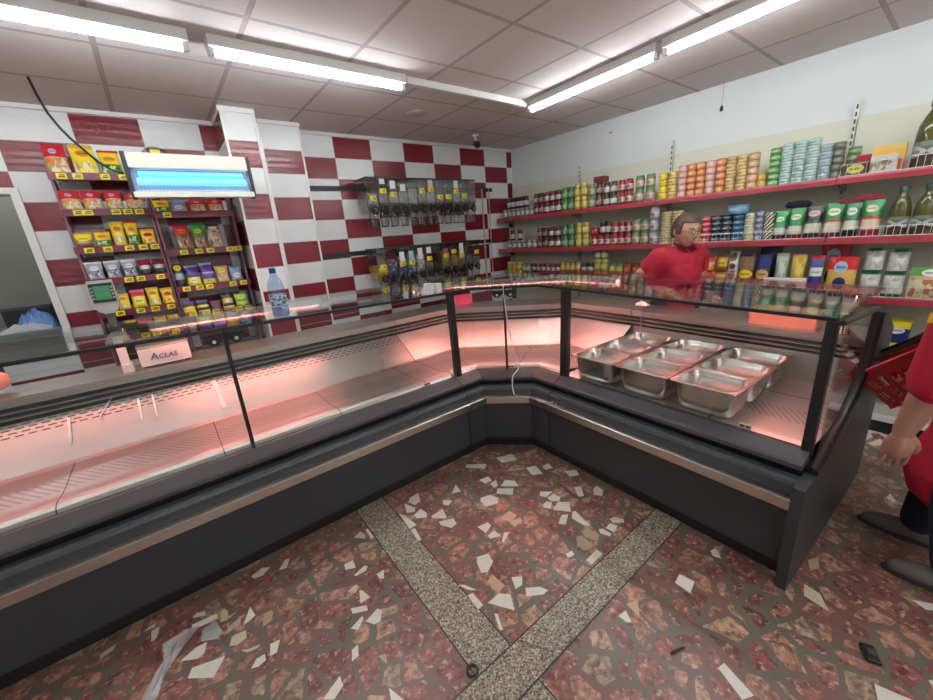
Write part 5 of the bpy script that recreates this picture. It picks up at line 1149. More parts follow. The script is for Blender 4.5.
TK = {  # tins: (side A, side B, r, h)
 'yellow tin': ((0.70, 0.52, 0.03), (0.60, 0.42, 0.04), 0.040, 0.056), 'cream tin': ((0.62, 0.48, 0.14), (0.40, 0.22, 0.05), 0.040, 0.056), 'orange tin': ((0.60, 0.20, 0.06), (0.62, 0.45, 0.30), 0.037, 0.052),
 'pink tin': ((0.66, 0.35, 0.32), (0.60, 0.52, 0.46), 0.037, 0.052), 'gold tin': ((0.60, 0.45, 0.18), (0.30, 0.16, 0.06), 0.037, 0.052), 'tan tin': ((0.55, 0.33, 0.16), (0.62, 0.50, 0.36), 0.037, 0.052), 'green tin': ((0.10, 0.32, 0.10), (0.50, 0.50, 0.26), 0.036, 0.044),
 'teal tin': ((0.46, 0.58, 0.54), (0.16, 0.34, 0.28), 0.036, 0.040), 'grey blue tin': ((0.36, 0.44, 0.46), (0.22, 0.25, 0.32), 0.034, 0.046), 'dark tin': ((0.10, 0.12, 0.10), (0.24, 0.16, 0.12), 0.032, 0.046), 'mixed tin': ((0.12, 0.28, 0.14), (0.52, 0.48, 0.18), 0.036, 0.048),
 'ruby tin': ((0.50, 0.03, 0.08), (0.62, 0.42, 0.42), 0.038, 0.043), 'black tin': ((0.02, 0.022, 0.03), (0.30, 0.33, 0.35), 0.039, 0.043), 'blue tin': ((0.03, 0.12, 0.22), (0.35, 0.45, 0.55), 0.041, 0.043), 'big blue tin': ((0.16, 0.38, 0.62), (0.50, 0.60, 0.66), 0.075, 0.072),
 'ivory tin': ((0.60, 0.55, 0.38), (0.30, 0.32, 0.24), 0.035, 0.043), 'steel blue tin': ((0.18, 0.21, 0.34), (0.45, 0.48, 0.55), 0.028, 0.045), 'striped tin': ((0.62, 0.60, 0.42), (0.03, 0.03, 0.03), 0.034, 0.070), 'big cream tin': ((0.62, 0.58, 0.30), (0.42, 0.20, 0.10), 0.046, 0.048), 'gold small tin': ((0.50, 0.30, 0.04), (0.60, 0.42, 0.10), 0.030, 0.05),
}
TM = {}
def tin_meshes(kind):
    if kind in TM: return TM[kind]
    a, b, r, h = TK[kind]
    m, nb = nmat('tin ' + kind, 0.28)
    g = nb.xyz(nb.coord('Generated')); z = g[2]
    if kind == 'striped tin':
        s = nb.math('SINE', nb.math('MULTIPLY', nb.math('ADD', nb.math('MULTIPLY', z, 0.9), g[1]), 16.0)); c = nb.mix(nb.math('GREATER_THAN', s, 0.0), a, b)
    else:
        n = nb.noise(3.2, 2, nb.coord('Object') if False else nb.coord('Generated'))[0]
        band = nb.math('LESS_THAN', nb.math('ABSOLUTE', nb.math('SUBTRACT', z, 0.5)), 0.16)
        c = nb.mix(nb.math('MULTIPLY', band, nb.math('GREATER_THAN', n, 0.44)), a, b)
        c = nb.mix(nb.math('GREATER_THAN', nb.math('ABSOLUTE', nb.math('SUBTRACT', z, 0.5)), 0.43), c, tuple(q * 0.55 for q in a))
    nb.base(c)
    bm = bmesh.new(); lathe(bm, [(0.0, 0.003), (r * 0.93, 0.003), (r * 0.97, 0.0), (r, 0.002), (r, h - 0.002), (r * 0.97, h - 0.001), (r * 0.92, h - 0.004), (0.0, h - 0.004)], n=16)
    me = fin(bm, True, 50); me.materials.append(m)
    bm = bmesh.new(); lathe(bm, [(r * 0.90, h - 0.0035), (r * 0.95, h - 0.0005), (r * 0.90, h), (r * 0.84, h - 0.003), (0.0, h - 0.003)], n=16)
    l = fin(bm, True, 50); l.materials.append(CHROME)
    TM[kind] = (me, l); return TM[kind]
SHN = {0: 'top wall shelf', 1: 'middle wall shelf', 2: 'third wall shelf'}
CNT = {}
def put_cyl(getm, kind, x, y, z, label, cat, group, name, part):
    b, l = getm(kind)
    o = bpy.data.objects.new(name, b); COL.objects.link(o); o.location = (x, y, z); o.rotation_euler = (0, 0, 0)
    c = bpy.data.objects.new(part, l); COL.objects.link(c); c.parent = o
    return tag(o, label, cat, group)
def jars(kind, y0, y1, n, shelf, layers=2, x=-0.295, desc=None, z_extra=0.0):
    food, lab, lid, r, h, spot = JK[kind]
    desc = desc or kind
    for l in range(layers):
        for k in range(n):
            y = y0 + (y1 - y0) * (k + 0.5) / n
            key = (desc, shelf, l); CNT[key] = CNT.get(key, 0) + 1
            i = CNT[key] - 1
            lay = ['bottom', 'upper', 'topmost'][l] if layers > 1 else 'single'
            put_cyl(jar_meshes, kind, x + random.uniform(-0.004, 0.004), y, ZS[shelf] + 0.0006 + l * (h + 0.0006) + z_extra, '%s, %s from corner, %s layer, %s' % (desc, ORD[i], lay, SHN[shelf]), 'jar', 'jars on the %s' % SHN[shelf], 'food_jar', 'lid')
def tins(kind, ys, levels, shelf, x=-0.29, desc=None):
    a, b, r, h = TK[kind]; desc = desc or kind
    for y in ys:
        key = (desc, shelf); CNT[key] = CNT.get(key, 0) + 1
        i = CNT[key] - 1
        for l in range(levels):
            put_cyl(tin_meshes, kind, x + random.uniform(-0.002, 0.002), y + random.uniform(-0.002, 0.002), ZS[shelf] + 0.0006 + l * (h + 0.0004), '%s, %s from bottom of %s %s stack, %s' % (desc, ORD[l], ORD[i], kind.split()[0], SHN[shelf]), 'tin', 'tins on the %s' % SHN[shelf], 'food_tin', 'lid')
# top shelf
jars('grey jar', 0.46, -0.09, 7, 0, 1, desc='grey labelled jar')
def jars_on(kind, y0, y1, n, shelf, base, desc):
    jars(kind, y0, y1, n, shelf, 1, desc=desc, z_extra=base)
jars_on('dark bottle jar', 0.38, 0.0, 5, 0, 0.106, 'dark jar with white label')
jars('dark red jar', -0.10, -0.26, 2, 0, desc='dark red labelled jar'); jars('red jar', -0.26, -0.52, 3, 0, desc='red jar with white label')
jars('green jar', -0.53, -0.70, 2, 0, desc='green labelled jar'); jars('yellow jar', -0.70, -0.88, 2, 0, desc='yellow labelled jar'); jars('green lid jar', -0.88, -0.97, 1, 0, desc='green lidded jar at the yellow jars')
jars('dark red jar', -0.975, -1.06, 1, 0, desc='dark red jar under the red carton')
jars('black lid jar', -1.065, -1.23, 2, 0, desc='black lidded jar'); jars('white red jar', -1.235, -1.40, 2, 0, desc='red jar with pale label'); jars('green lid jar', -1.41, -1.52, 1, 0, desc='green lidded jar'); jars('green lid jar', -1.52, -1.62, 1, 0, desc='green lidded jar')
tins('yellow tin', [-1.69], 4, 0); tins('cream tin', [-1.775], 4, 0); tins('pink tin', [-1.86], 5, 0); tins('orange tin', [-1.937, -2.012], 5, 0); tins('pink tin', [-2.088], 5, 0); tins('orange tin', [-2.164], 5, 0)
tins('gold tin', [-2.24, -2.318], 5, 0); tins('tan tin', [-2.394], 5, 0); tins('gold small tin', [-2.462], 2, 0)
tins('green tin', [-2.532], 6, 0); tins('teal tin', [-2.605, -2.679, -2.753], 7, 0); tins('grey blue tin', [-2.826], 5, 0); tins('dark tin', [-2.893], 5, 0); tins('mixed tin', [-2.955], 4, 0, -0.20)
RZW = -PI / 2
carton('maroon flat', 0.12, 0.06, 0.10, (-0.29, -1.03, ZS[0] + 0.2418), RZW, 'dark red carton lying on top of the jars, top wall shelf', 'carton', 'cartons on the top wall shelf')
carton('oval yellow tray', 0.115, 0.085, 0.03, (-0.315, -2.995, ZS[0] + 0.0008), RZW, 'dark flat pack with yellow oval behind the wire fence, top wall shelf', 'pack', None, 'flat_pack')
carton('mushroom tray', 0.125, 0.105, 0.03, (-0.315, -3.125, ZS[0] + 0.0008), RZW, 'pale flat pack with a mushroom picture behind the wire fence', 'pack', None, 'flat_pack')
carton('orange box', 0.15, 0.17, 0.09, (-0.21, -3.130, ZS[0] + 0.0008), RZW, 'orange and yellow carton at the back of the top wall shelf', 'carton', None)
carton('red flat', 0.07, 0.13, 0.09, (-0.21, -3.015, ZS[0] + 0.0008), RZW, 'narrow red carton beside the orange carton, top wall shelf', 'carton', None)
# middle shelf
jars('grey jar', 0.42, -0.13, 6, 1, 1, desc='grey labelled jar'); jars_on('dark bottle jar', 0.38, 0.10, 2, 1, 0.106, 'dark jar with white label')
jars('dark red jar', -0.14, -0.32, 2, 1, desc='dark red labelled jar'); jars('red jar', -0.32, -0.51, 2, 1, desc='red jar with white label'); jars('green jar', -0.52, -0.71, 2, 1, desc='green labelled jar'); jars('yellow jar', -0.72, -0.90, 2, 1, desc='yellow labelled jar')
jars('white red jar', -0.93, -1.17, 3, 1, 1, desc='pale labelled jar under the red tubs'); jars_on('red tub', -0.92, -1.03, 1, 1, 0.116, 'red tub'); jars_on('dark bottle jar', -1.04, -1.17, 2, 1, 0.116, 'dark jar on the pale jars')
jars('white red jar', -1.18, -1.40, 3, 1, desc='red jar with pale label'); jars('green lid jar', -1.41, -1.58, 2, 1, desc='green lidded jar'); jars('clear jar', -1.585, -1.675, 1, 1, 3, desc='clear jar')
tins('big cream tin', [-1.745, -1.845], 6, 1); tins('gold small tin', [-2.03], 3, 1); tins('ruby tin', [-2.095], 5, 1); tins('black tin', [-2.175, -2.256], 5, 1); tins('blue tin', [-2.339], 5, 1)
put_cyl(tin_meshes, 'big blue tin', -0.29, -2.325, ZS[1] + 5 * 0.0434 + 0.0012, 'large pale blue tin standing on the blue tin stack', 'tin', 'tins on the middle wall shelf', 'food_tin', 'lid')
tins('ivory tin', [-2.418], 5, 1); tins('steel blue tin', [-2.483], 5, 1); tins('striped tin', [-2.548], 3, 1)
for k, (kind, y0, y1, h, lab) in enumerate((('green bean bag purple', -2.655, -2.745, 0.235, 'green topped bean bag with purple foot beside the striped tins'), ('green bean bag', -2.75, -2.845, 0.245, 'green topped bean bag second from the striped tins'), ('black bean bag', -2.85, -2.955, 0.25, 'black topped bean bag between two green ones'), ('green rice bag', -2.96, -3.065, 0.265, 'large green topped rice bag right of the black topped bag'), ('pale rice bag', -3.07, -3.155, 0.25, 'green bag with white label and black foot'), ('red bean bag', -3.16, -3.265, 0.265, 'green topped bag with red foot beside the oil bottles'))):
    y0 += 0.083 + 0.012 * k / 5; y1 += 0.083 + 0.012 * k / 5
    pouch(kind, (y0 - y1) * 0.97, h * 0.9, 0.08, (-0.285, (y0 + y1) / 2, ZS[1] + 0.0006), RZW, -0.10, lab, 'food bag', 'bean and rice bags on the middle wall shelf', 'bean_bag')
bm = bmesh.new(); lathe(bm, [(0.0, 0.0), (0.07, 0.002), (0.085, 0.025), (0.06, 0.05), (0.0, 0.055)], n=18, sx=0.7, sy=1.0)
tag(link('dark_bag', fin(bm, True), mat('dark navy wrap', (0.025, 0.03, 0.05), 0.25), None, (-0.225, -2.70, ZS[1] + 0.225)), 'dark round bag lying on top of the green bean bags', 'food bag')
for k, (y, z, kind, lab) in enumerate(((-2.99, 0.236, 'maroon flat', 'dark maroon flat pack lying on the rice bags'), (-3.095, 0.246, 'red flat', 'bright red flat pack lying on the rice bags by the oil bottles'))):
    pouch(kind, 0.13, 0.12, 0.035, (-0.30, y, ZS[1] + z), RZW, 1.25 - PI, lab, 'food bag', 'flat packs on the rice bags', 'flat_bag') if False else carton(kind, 0.12, 0.028, 0.12, (-0.225, y, ZS[1] + z), RZW + 0.1, lab, 'pack', 'flat packs on the rice bags', 'flat_pack')
OLIVE = glassmat('olive oil plastic', (0.30, 0.30, 0.10), 0.10, 0.6)
def oil_bottle(x, y, z, s, label, group):
    t = thing('oil_bottle', label, 'bottle', (x, y, z), 0, group); 
    bm = bmesh.new(); lathe(bm, [(0.0, 0.004), (0.046 * s, 0.0), (0.052 * s, 0.01 * s), (0.052 * s, 0.16 * s), (0.047 * s, 0.20 * s), (0.030 * s, 0.245 * s), (0.019 * s, 0.265 * s), (0.019 * s, 0.285 * s)], n=18); link('body', fin(bm, True), mat('olive oil', (0.085, 0.080, 0.022), 0.08), t)
    bm = bmesh.new(); lathe(bm, [(0.024 * s, 0.278 * s), (0.024 * s, 0.312 * s), (0.021 * s, 0.316 * s), (0.0, 0.316 * s)], n=16); link('cap', fin(bm, True), mat('dark green cap', (0.02, 0.05, 0.04), 0.35), t)
    bm = bmesh.new(); lathe(bm, [(0.0525 * s, 0.03 * s), (0.0530 * s, 0.032 * s), (0.0530 * s, 0.12 * s), (0.0525 * s, 0.122 * s)], n=18); link('label', fin(bm, True), pack_mat('oil label', [(0, (0.07, 0.03, 0.025)), (0.3, (0.06, 0.10, 0.07)), (0.75, (0.14, 0.17, 0.13))], (0.2, 0.5, 0.2, 0.3, (0.4, 0.42, 0.38)), None), t)
for k, y in enumerate((-3.245, -3.355, -3.465)): oil_bottle(-0.285, y, ZS[1] + 0.0008, 0.97, 'dark olive oil bottle, %s from the rice bags on the middle wall shelf' % ORD[k], 'oil bottles on the middle wall shelf')
oil_bottle(-0.25, -3.300, ZS[0] + 0.0008, 1.25, 'large olive oil bottle with black cap on the top wall shelf', None)
# third shelf
jars('mustard jar', 0.42, 0.15, 3, 2, desc='mustard yellow jar'); jars('olive jar', 0.14, -0.01, 2, 2, desc='small olive green jar'); jars('red cap jar', -0.02, -0.495, 6, 2, desc='dark jar with white label'); jars('tall yellow jar', -0.50, -0.79, 4, 2, desc='tall yellow jar'); jars('black white jar', -0.80, -0.965, 2, 2, desc='black jar with white label')
jars('yellow jar', -0.975, -1.145, 2, 2, 2, desc='large yellow jar'); jars_on('olive jar', -0.975, -1.145, 2, 2, 0.262, 'olive jar topping the yellow jars')
jars('lime jar', -1.155, -1.325, 2, 2, desc='lime yellow jar'); jars('red orange jar', -1.335, -1.51, 2, 2, desc='red orange jar'); jars('brown orange jar', -1.515, -1.695, 2, 2, desc='brown orange jar'); jars('brown orange jar', -1.70, -2.05, 4, 2, desc='brown orange jar')
def bags3(items):
    for kind, y0, y1, h, lab, st in items:
        kf = 0.87 + 0.085 * max(0.0, min(1.0, (-y0 - 2.3) / 0.7)); y1 = -2.10 + (y0 + 2.10) * kf + (y1 - y0) * 0.90; y0 = -2.10 + (y0 + 2.10) * kf
        for l in range(st):
            z = ZS[2] + 0.0006 + l * (h * 0.93)
            pouch(kind, y0 - y1, h, 0.06, (-0.285 + l * 0.015, (y0 + y1) / 2, z), RZW, -0.05, (('lower ' if l == 0 else 'upper ') if st > 1 else '') + lab, 'food bag', 'packs on the third wall shelf', 'food_bag')
bags3([('orange pack', -2.11, -2.205, 0.15, 'orange pack right of the woman, third wall shelf', 2), ('gold brown pack', -2.215, -2.315, 0.155, 'gold and brown pack, second right of the woman', 2), ('white brown pack', -2.32, -2.405, 0.165, 'white pack with brown pictures, third wall shelf', 2),
 ('biscuit bag', -2.41, -2.535, 0.30, 'brown bag with yellow oval, third wall shelf', 1), ('blue biscuit bag', -2.54, -2.655, 0.29, 'navy bag with tan oval, third wall shelf', 1), ('pale green pack', -2.675, -2.765, 0.30, 'pale green pack, third wall shelf', 1), ('gold pack', -2.775, -2.875, 0.29, 'plain gold pack, third wall shelf', 1), ('blue white pack', -2.885, -2.975, 0.28, 'blue and white pack beside the pasta bag', 1), ('pasta bag', -2.985, -3.165, 0.27, 'big red and gold pasta bag with blue badge', 1),
 ('white bean bag', -3.175, -3.285, 0.17, 'clear green bag of white beans beside the pasta bag', 2), ('white bean bag', -3.295, -3.405, 0.165, 'clear green bag of white beans, farther from the pasta bag', 2), ('mixed veg bag', -3.415, -3.60, 0.20, 'beige bag with green top at the right edge', 1)])
pouch('navy bag', 0.15, 0.34, 0.05, (-0.12, -2.55, ZS[2] + 0.0006), RZW, 0, 'dark navy bag standing behind the biscuit bags', 'food bag', 'packs on the third wall shelf', 'food_bag')
pouch('pasta bag', 0.17, 0.36, 0.05, (-0.12, -2.95, ZS[2] + 0.0006), RZW, 0, 'second red and gold pasta bag standing behind the front one', 'food bag', 'packs on the third wall shelf', 'food_bag')
m_ = pack_mat('pk white flat', [(0, WHT)], (0.25, 0.5, 0.16, 0.34, (0.10, 0.22, 0.06)), None, 0.4, None, (0.68, 0.5, 0.14, 0.22, (0.12, 0.12, 0.10))); PKM['white flat'] = m_
carton('white flat', 0.26, 0.115, 0.05, (-0.375, -2.72, ZS[2] + 0.003), RZW + 0.04, 'white flat pack with green and black print lying before the gold pack', 'pack', None, 'flat_pack')
# lower shelves seen past the end of the right counter
for k, (kind, y0, y1, h, z, lab) in enumerate((('navy yellow box', -3.285, -3.42, 0.14, 0.06, 'navy carton with yellow top, upper one on the lower shelf'), ('navy yellow box', -3.285, -3.42, 0.10, 0.0, 'navy carton with yellow top, lower one of the stack'), ('navy yellow box', -3.12, -3.275, 0.13, 0.0, 'navy carton behind the end of the right counter'), ('white box', -3.28, -3.43, 0.05, -9, 'flat white box under the navy cartons'))):
    z0 = {0: ZS[3] + 0.1512, 1: ZS[3] + 0.0508, 2: ZS[3] + 0.0006, 3: ZS[3] + 0.0004}[k]
    carton(kind, y0 - y1, h, 0.2, (-0.225, (y0 + y1) / 2 - (0.0 if k != 3 else 0.0), z0), RZW, lab, 'carton', 'cartons on the lower shelf')
pouch('dark red silver', 0.15, 0.12, 0.05, (-0.26, -3.205, ZS[3] + 0.1315), RZW, 0, 'dark pack standing on the navy carton behind the counter end', 'food bag', None, 'food_bag')
# ------------------------------------------------------------------ people
def skin_mesh(nodes, edges, root=0, levels=2):
    """nodes: [(x,y,z,r)] joined by tapering limbs with round joints; fused into one surface by merge_remesh"""
    bm = bmesh.new()
    for x, y, z, r in nodes:
        q = bmesh.ops.create_icosphere(bm, subdivisions=2, radius=r)
        bmesh.ops.translate(bm, verts=q['verts'], vec=(x, y, z))
    for i, j in edges:
        a_, b_ = Vector(nodes[i][:3]), Vector(nodes[j][:3])
        if (b_ - a_).length > 1e-4: tube(bm, [a_, b_], [nodes[i][3], nodes[j][3]], 18)
    return fin(bm)
def chain(pts):
    return pts, [(i, i + 1) for i in range(len(pts) - 1)]
def merge_remesh(meshes, voxel, smooth_it=2):
    bm = bmesh.new()
    for me in meshes: bm.from_mesh(me)
    me = bpy.data.meshes.new('b'); bm.to_mesh(me); bm.free()
    ob = bpy.data.objects.new('b', me); COL.objects.link(ob)
    r = ob.modifiers.new('r', 'REMESH'); r.mode = 'VOXEL'; r.voxel_size = voxel; r.use_smooth_shade = True
    s = ob.modifiers.new('sm', 'SMOOTH'); s.iterations = smooth_it; s.factor = 0.5
    bpy.context.view_layer.update()
    out = bpy.data.meshes.new_from_object(ob.evaluated_get(bpy.context.evaluated_depsgraph_get()))
    bpy.data.objects.remove(ob)
    for p in out.polygons: p.use_smooth = True
    return out
def head_mesh(s=1.0):
    """face looks along -Y, centre of the head at the origin"""
    bm = bmesh.new(); bmesh.ops.create_uvsphere(bm, u_segments=36, v_segments=26, radius=1.0)
    for v in bm.verts:
        x, y, z = v.co
        X, Y, Z = x * 0.074, y * 0.094, z * 0.115
        if z < 0:
            f = 1 - 0.34 * (-z) ** 1.5; X *= f
            if y < 0: Y = Y * (1 - 0.06 * -z)
            else: Y *= (1 - 0.35 * -z)
        fr = max(0.0, -y)
        if fr > 0.3:
            g = math.exp(-((x / 0.16) ** 2)) * math.exp(-(((z + 0.16) / 0.17) ** 2)); Y -= 0.021 * g          # nose
            g2 = math.exp(-((x / 0.09) ** 2)) * math.exp(-(((z - 0.05) / 0.16) ** 2)); Y -= 0.006 * g2           # bridge
            for sx in (-1, 1):
                e = math.exp(-(((x - sx * 0.40) / 0.17) ** 2)) * math.exp(-(((z - 0.06) / 0.10) ** 2)); Y += 0.009 * e   # eye sockets
                c = math.exp(-(((x - sx * 0.5) / 0.22) ** 2)) * math.exp(-(((z + 0.25) / 0.2) ** 2)); Y -= 0.004 * c      # cheeks
            m = math.exp(-((x / 0.32) ** 2)) * math.exp(-(((z + 0.50) / 0.07) ** 2)); Y -= 0.005 * m            # lips
            ch = math.exp(-((x / 0.3) ** 2)) * math.exp(-(((z + 0.85) / 0.16) ** 2)); Y -= 0.010 * ch            # chin
        v.co = Vector((X, Y, Z)) * s
    for sx in (-1, 1):
        r = bmesh.ops.create_uvsphere(bm, u_segments=10, v_segments=8, radius=1.0)
        for v in r['verts']: v.co = Vector((sx * 0.074 + v.co.x * 0.011, 0.012 + v.co.y * 0.018, -0.004 + v.co.z * 0.030)) * s
    return fin(bm, True)
def hand_parts(wrist, fwd, palmn, thumb_side, curl, s=1.0):
    """five separate fingers; fwd: direction of the fingers, palmn: direction the palm faces"""
    f = Vector(fwd).normalized(); pn = Vector(palmn); pn = (pn - f * pn.dot(f)).normalized(); sd = f.cross(pn) * thumb_side
    w = Vector(wrist); out = []
    def P(a, b, c): return w + (f * a + sd * b + pn * c) * s
    n, e = chain([(*P(-0.02, 0, 0), 0.025 * s), (*P(0.02, 0, 0), 0.026 * s), (*P(0.055, 0.002, 0), 0.030 * s), (*P(0.085, 0.0, 0.002), 0.028 * s)])
    k = len(n); n += [(*P(0.05, 0.026, 0), 0.016 * s), (*P(0.082, 0.026, 0.002), 0.0125 * s), (*P(0.05, -0.024, 0), 0.016 * s), (*P(0.078, -0.028, 0.002), 0.012 * s)]; e += [(1, k), (k, k + 1), (1, k + 2), (k + 2, k + 3)]
    out.append(skin_mesh(n, e, 1))
    for b, L, r in ((0.031, 0.070, 0.0082), (0.0105, 0.079, 0.0084), (-0.010, 0.073, 0.0082), (-0.030, 0.057, 0.0074)):
        a0 = 0.080; p = [P(a0 - 0.02, b, 0)]; ang = curl * 0.25; q = P(a0, b, 0); p.append(q)
        for seg in (0.42, 0.32, 0.26):
            q = q + (f * math.cos(ang) + pn * math.sin(ang)) * L * seg * s; p.append(q); ang += curl * 0.55
        n, e = chain([(*v, r * s * (1.0 - 0.06 * i)) for i, v in enumerate(p)]); out.append(skin_mesh(n, e, 0))
    tp = [P(0.012, 0.018, 0.004), P(0.038, 0.040, 0.012), P(0.064, 0.050, 0.022), P(0.084, 0.050, 0.032)]
    n, e = chain([(*v, (0.013, 0.0118, 0.0105, 0.0092)[i] * s) for i, v in enumerate(tp)]); out.append(skin_mesh(n, e, 0))
    return out
SKIN = mat('skin', (0.56, 0.31, 0.235), 0.55)
SKIN2 = mat('skin forearm', (0.46, 0.235, 0.16), 0.55)
POLO = mat('red polo cloth', (0.40, 0.008, 0.030), 0.8)
TUNIC = mat('red tunic cloth', (0.46, 0.006, 0.028), 0.8)
NAVYCL = mat('navy trouser cloth', (0.012, 0.014, 0.03), 0.85)
HAIR = mat('brown hair', (0.085, 0.048, 0.032), 0.5)
def person(name, label, loc, rz, J, skinm, topm, legm, opts):
    t = thing(name, label, 'person', loc, rz)
    V = lambda k: Vector(J[k])
    parts = []
    bl = opts.get('bulk', 1.0); ar = opts.get('arm', 1.0)
    n = [(*V('pelvis'), 0.125 * bl), (*V('belly'), 0.120 * bl), (*V('chest'), 0.125 * bl), (*V('neck0'), 0.062), (*V('neck1'), 0.052), (*V('head'), 0.05)]
    e = [(0, 1), (1, 2), (2, 3), (3, 4), (4, 5)]
    for s in ('l', 'r'):
        k = len(n); n += [(*V(s + 'sh'), 0.062), (*V(s + 'el'), 0.043 * ar), (*(V(s + 'el').lerp(V(s + 'wr'), 0.35)), 0.042 * ar), (*V(s + 'wr'), 0.027 * ar)]
        e += [(2, k), (k, k + 1), (k + 1, k + 2), (k + 2, k + 3)]
        k = len(n); n += [(*V(s + 'hip'), 0.080 * bl), (*V(s + 'kn'), 0.058), (*(V(s + 'kn').lerp(V(s + 'an'), 0.35)), 0.055), (*V(s + 'an'), 0.030), (*V(s + 'toe'), 0.018)]
        e += [(0, k), (k, k + 1), (k + 1, k + 2), (k + 2, k + 3), (k + 3, k + 4)]
    parts.append(skin_mesh(n, e, 0))
    hm = head_mesh(opts.get('hs', 1.0)); HM = Matrix.Translation(V('head')) @ Matrix.Rotation(opts.get('turn', 0), 4, 'Z') @ Matrix.Rotation(opts.get('tilt', 0), 4, 'X')
    hm.transform(HM); parts.append(hm)
    for s, ts in (('l', opts['thumb'][0]), ('r', opts['thumb'][1])):
        parts += hand_parts(V(s + 'wr'), J[s + 'hf'], J[s + 'hp'], ts, opts.get('curl', 0.9), opts.get('handscale', 1.0))
    link('body', merge_remesh(parts, 0.0036, 2), skinm, t)
    # upper garment
    g = opts.get('grow', 0.016)
    n = [(*V('pelvis'), 0.128 * bl + g), (*V('belly'), 0.124 * bl + g), (*V('chest'), 0.128 * bl + g), (*V('neck0').lerp(V('chest'), opts.get('neckline', 0.25)), 0.070 + g)]
    e = [(0, 1), (1, 2), (2, 3)]
    if opts.get('bust'):
        k = len(n); n += [(*(V('chest') + Vector((0.06, -0.065, -0.05))), 0.088), (*(V('chest') + Vector((-0.06, -0.065, -0.05))), 0.088)]; e += [(2, k), (2, k + 1)]
    for s in ('l', 'r'):
        k = len(n); el = V(s + 'sh').lerp(V(s + 'el'), opts.get('sleeve', 0.75))
        n += [(*V(s + 'sh'), 0.070 + g), (*el, 0.058 + g * 1.3)]; e += [(2, k), (k, k + 1)]
    if opts.get('hem') is not None:
        k = len(n); n += [(*(V('pelvis') + Vector((0, -0.01, -0.22))), 0.128 * bl + g), (*(Vector((V('pelvis').x, V('pelvis').y - 0.02, opts['hem']))), 0.165 * bl + g)]; e += [(0, k), (k, k + 1)]
    link('shirt', merge_remesh([skin_mesh(n, e, 0)], 0.010, 4), topm, t)
    # trousers
    tk = 0.80 if opts.get('hem') else 1.0
    n = [(*(V('pelvis') + Vector((0, 0, -0.02))), 0.132 * bl * tk)]; e = []
    for s in ('l', 'r'):
        k = len(n); an = V(s + 'kn').lerp(V(s + 'an'), 0.90)
        n += [(*V(s + 'hip'), 0.102 * bl * tk), (*V(s + 'kn'), 0.078), (*an, 0.066)]; e += [(0, k), (k, k + 1), (k + 1, k + 2)]
    link('trousers', merge_remesh([skin_mesh(n, e, 0)], 0.010, 4), legm, t)
    for s in ('l', 'r'):
        a, b = V(s + 'an'), V(s + 'toe'); d = (b - a); d.z = 0; d.normalize()
        heel = a - d * 0.055
        pts = [(*Vector((heel.x, heel.y, 0.043)), 0.040), (*Vector((a.x, a.y, 0.052)), 0.046), (*(Vector((a.x, a.y, 0.040)).lerp(Vector((b.x, b.y, 0.036)), 0.6)), 0.043), (*Vector((b.x, b.y, 0.032)), 0.030)]
        nn, ee = chain(pts); me = merge_remesh([skin_mesh(nn, ee, 1)], 0.008, 4)
        for v in me.vertices: v.co.z = max(v.co.z, 0.004)
        sh = link('shoe', me, opts['shoe'], t)
        for p in me.polygons: p.use_smooth = True
        bm = bmesh.new(); sd = Vector((-d.y, d.x, 0))
        out = []
        L = (b - a).length + 0.12
        for q in range(20):
            an_ = 2 * PI * q / 20; c = (heel + b) / 2
            out.append((c.x + d.x * math.cos(an_) * L * 0.52 + sd.x * math.sin(an_) * 0.044, c.y + d.y * math.cos(an_) * L * 0.52 + sd.y * math.sin(an_) * 0.044))
        prism(bm, out, 0.001, 0.018, 'z'); link('sole', fin(bm), mat('dark sole', (0.05, 0.045, 0.04), 0.8), sh)
    # face and hair
    hs = opts.get('hs', 1.0)
    def facepart(nme, me, m_):
        me.transform(HM); link(nme, me, m_, t)
    for sx in (-1, 1):
        bm = bmesh.new(); bmesh.ops.create_uvsphere(bm, u_segments=12, v_segments=8, radius=0.0105 * hs)
        bmesh.ops.translate(bm, verts=bm.verts, vec=(sx * 0.030 * hs, -0.0795 * hs, 0.007 * hs)); facepart('eye', fin(bm, True), mat('eye white', (0.6, 0.58, 0.55), 0.3))
        bm = bmesh.new(); bmesh.ops.create_uvsphere(bm, u_segments=10, v_segments=6, radius=0.0052 * hs)
        bmesh.ops.translate(bm, verts=bm.verts, vec=(sx * 0.030 * hs, -0.0875 * hs, 0.007 * hs)); facepart('iris', fin(bm, True), mat('iris', (0.05, 0.03, 0.02), 0.2))
        bm = bmesh.new(); tube(bm, [(sx * 0.014 * hs, -0.0945 * hs, 0.027 * hs), (sx * 0.032 * hs, -0.0905 * hs, 0.032 * hs), (sx * 0.048 * hs, -0.079 * hs, 0.027 * hs)], [0.0022, 0.003, 0.0018], 6); facepart('eyebrow', fin(bm, True), HAIR)
    bm = bmesh.new(); tube(bm, [(-0.023 * hs, -0.084 * hs, -0.057 * hs), (0, -0.0935 * hs, -0.0565 * hs), (0.023 * hs, -0.084 * hs, -0.057 * hs)], [0.0022, 0.0055, 0.0022], 8); facepart('lips', fin(bm, True), mat('lips', (0.36, 0.12, 0.10), 0.45))
    bm = bmesh.new(); bmesh.ops.create_uvsphere(bm, u_segments=32, v_segments=22, radius=1.0)
    low = opts.get('hairlow', -0.45)
    for v in bm.verts:
        x, y, z = v.co
        k = 1.0 + 0.02 * math.sin(23 * x + 9 * y) + 0.015 * math.sin(31 * z + 12 * x)
        v.co = Vector((x * 0.083 * k, y * 0.104 * k + 0.004, z * 0.123 * k + 0.004)) * hs
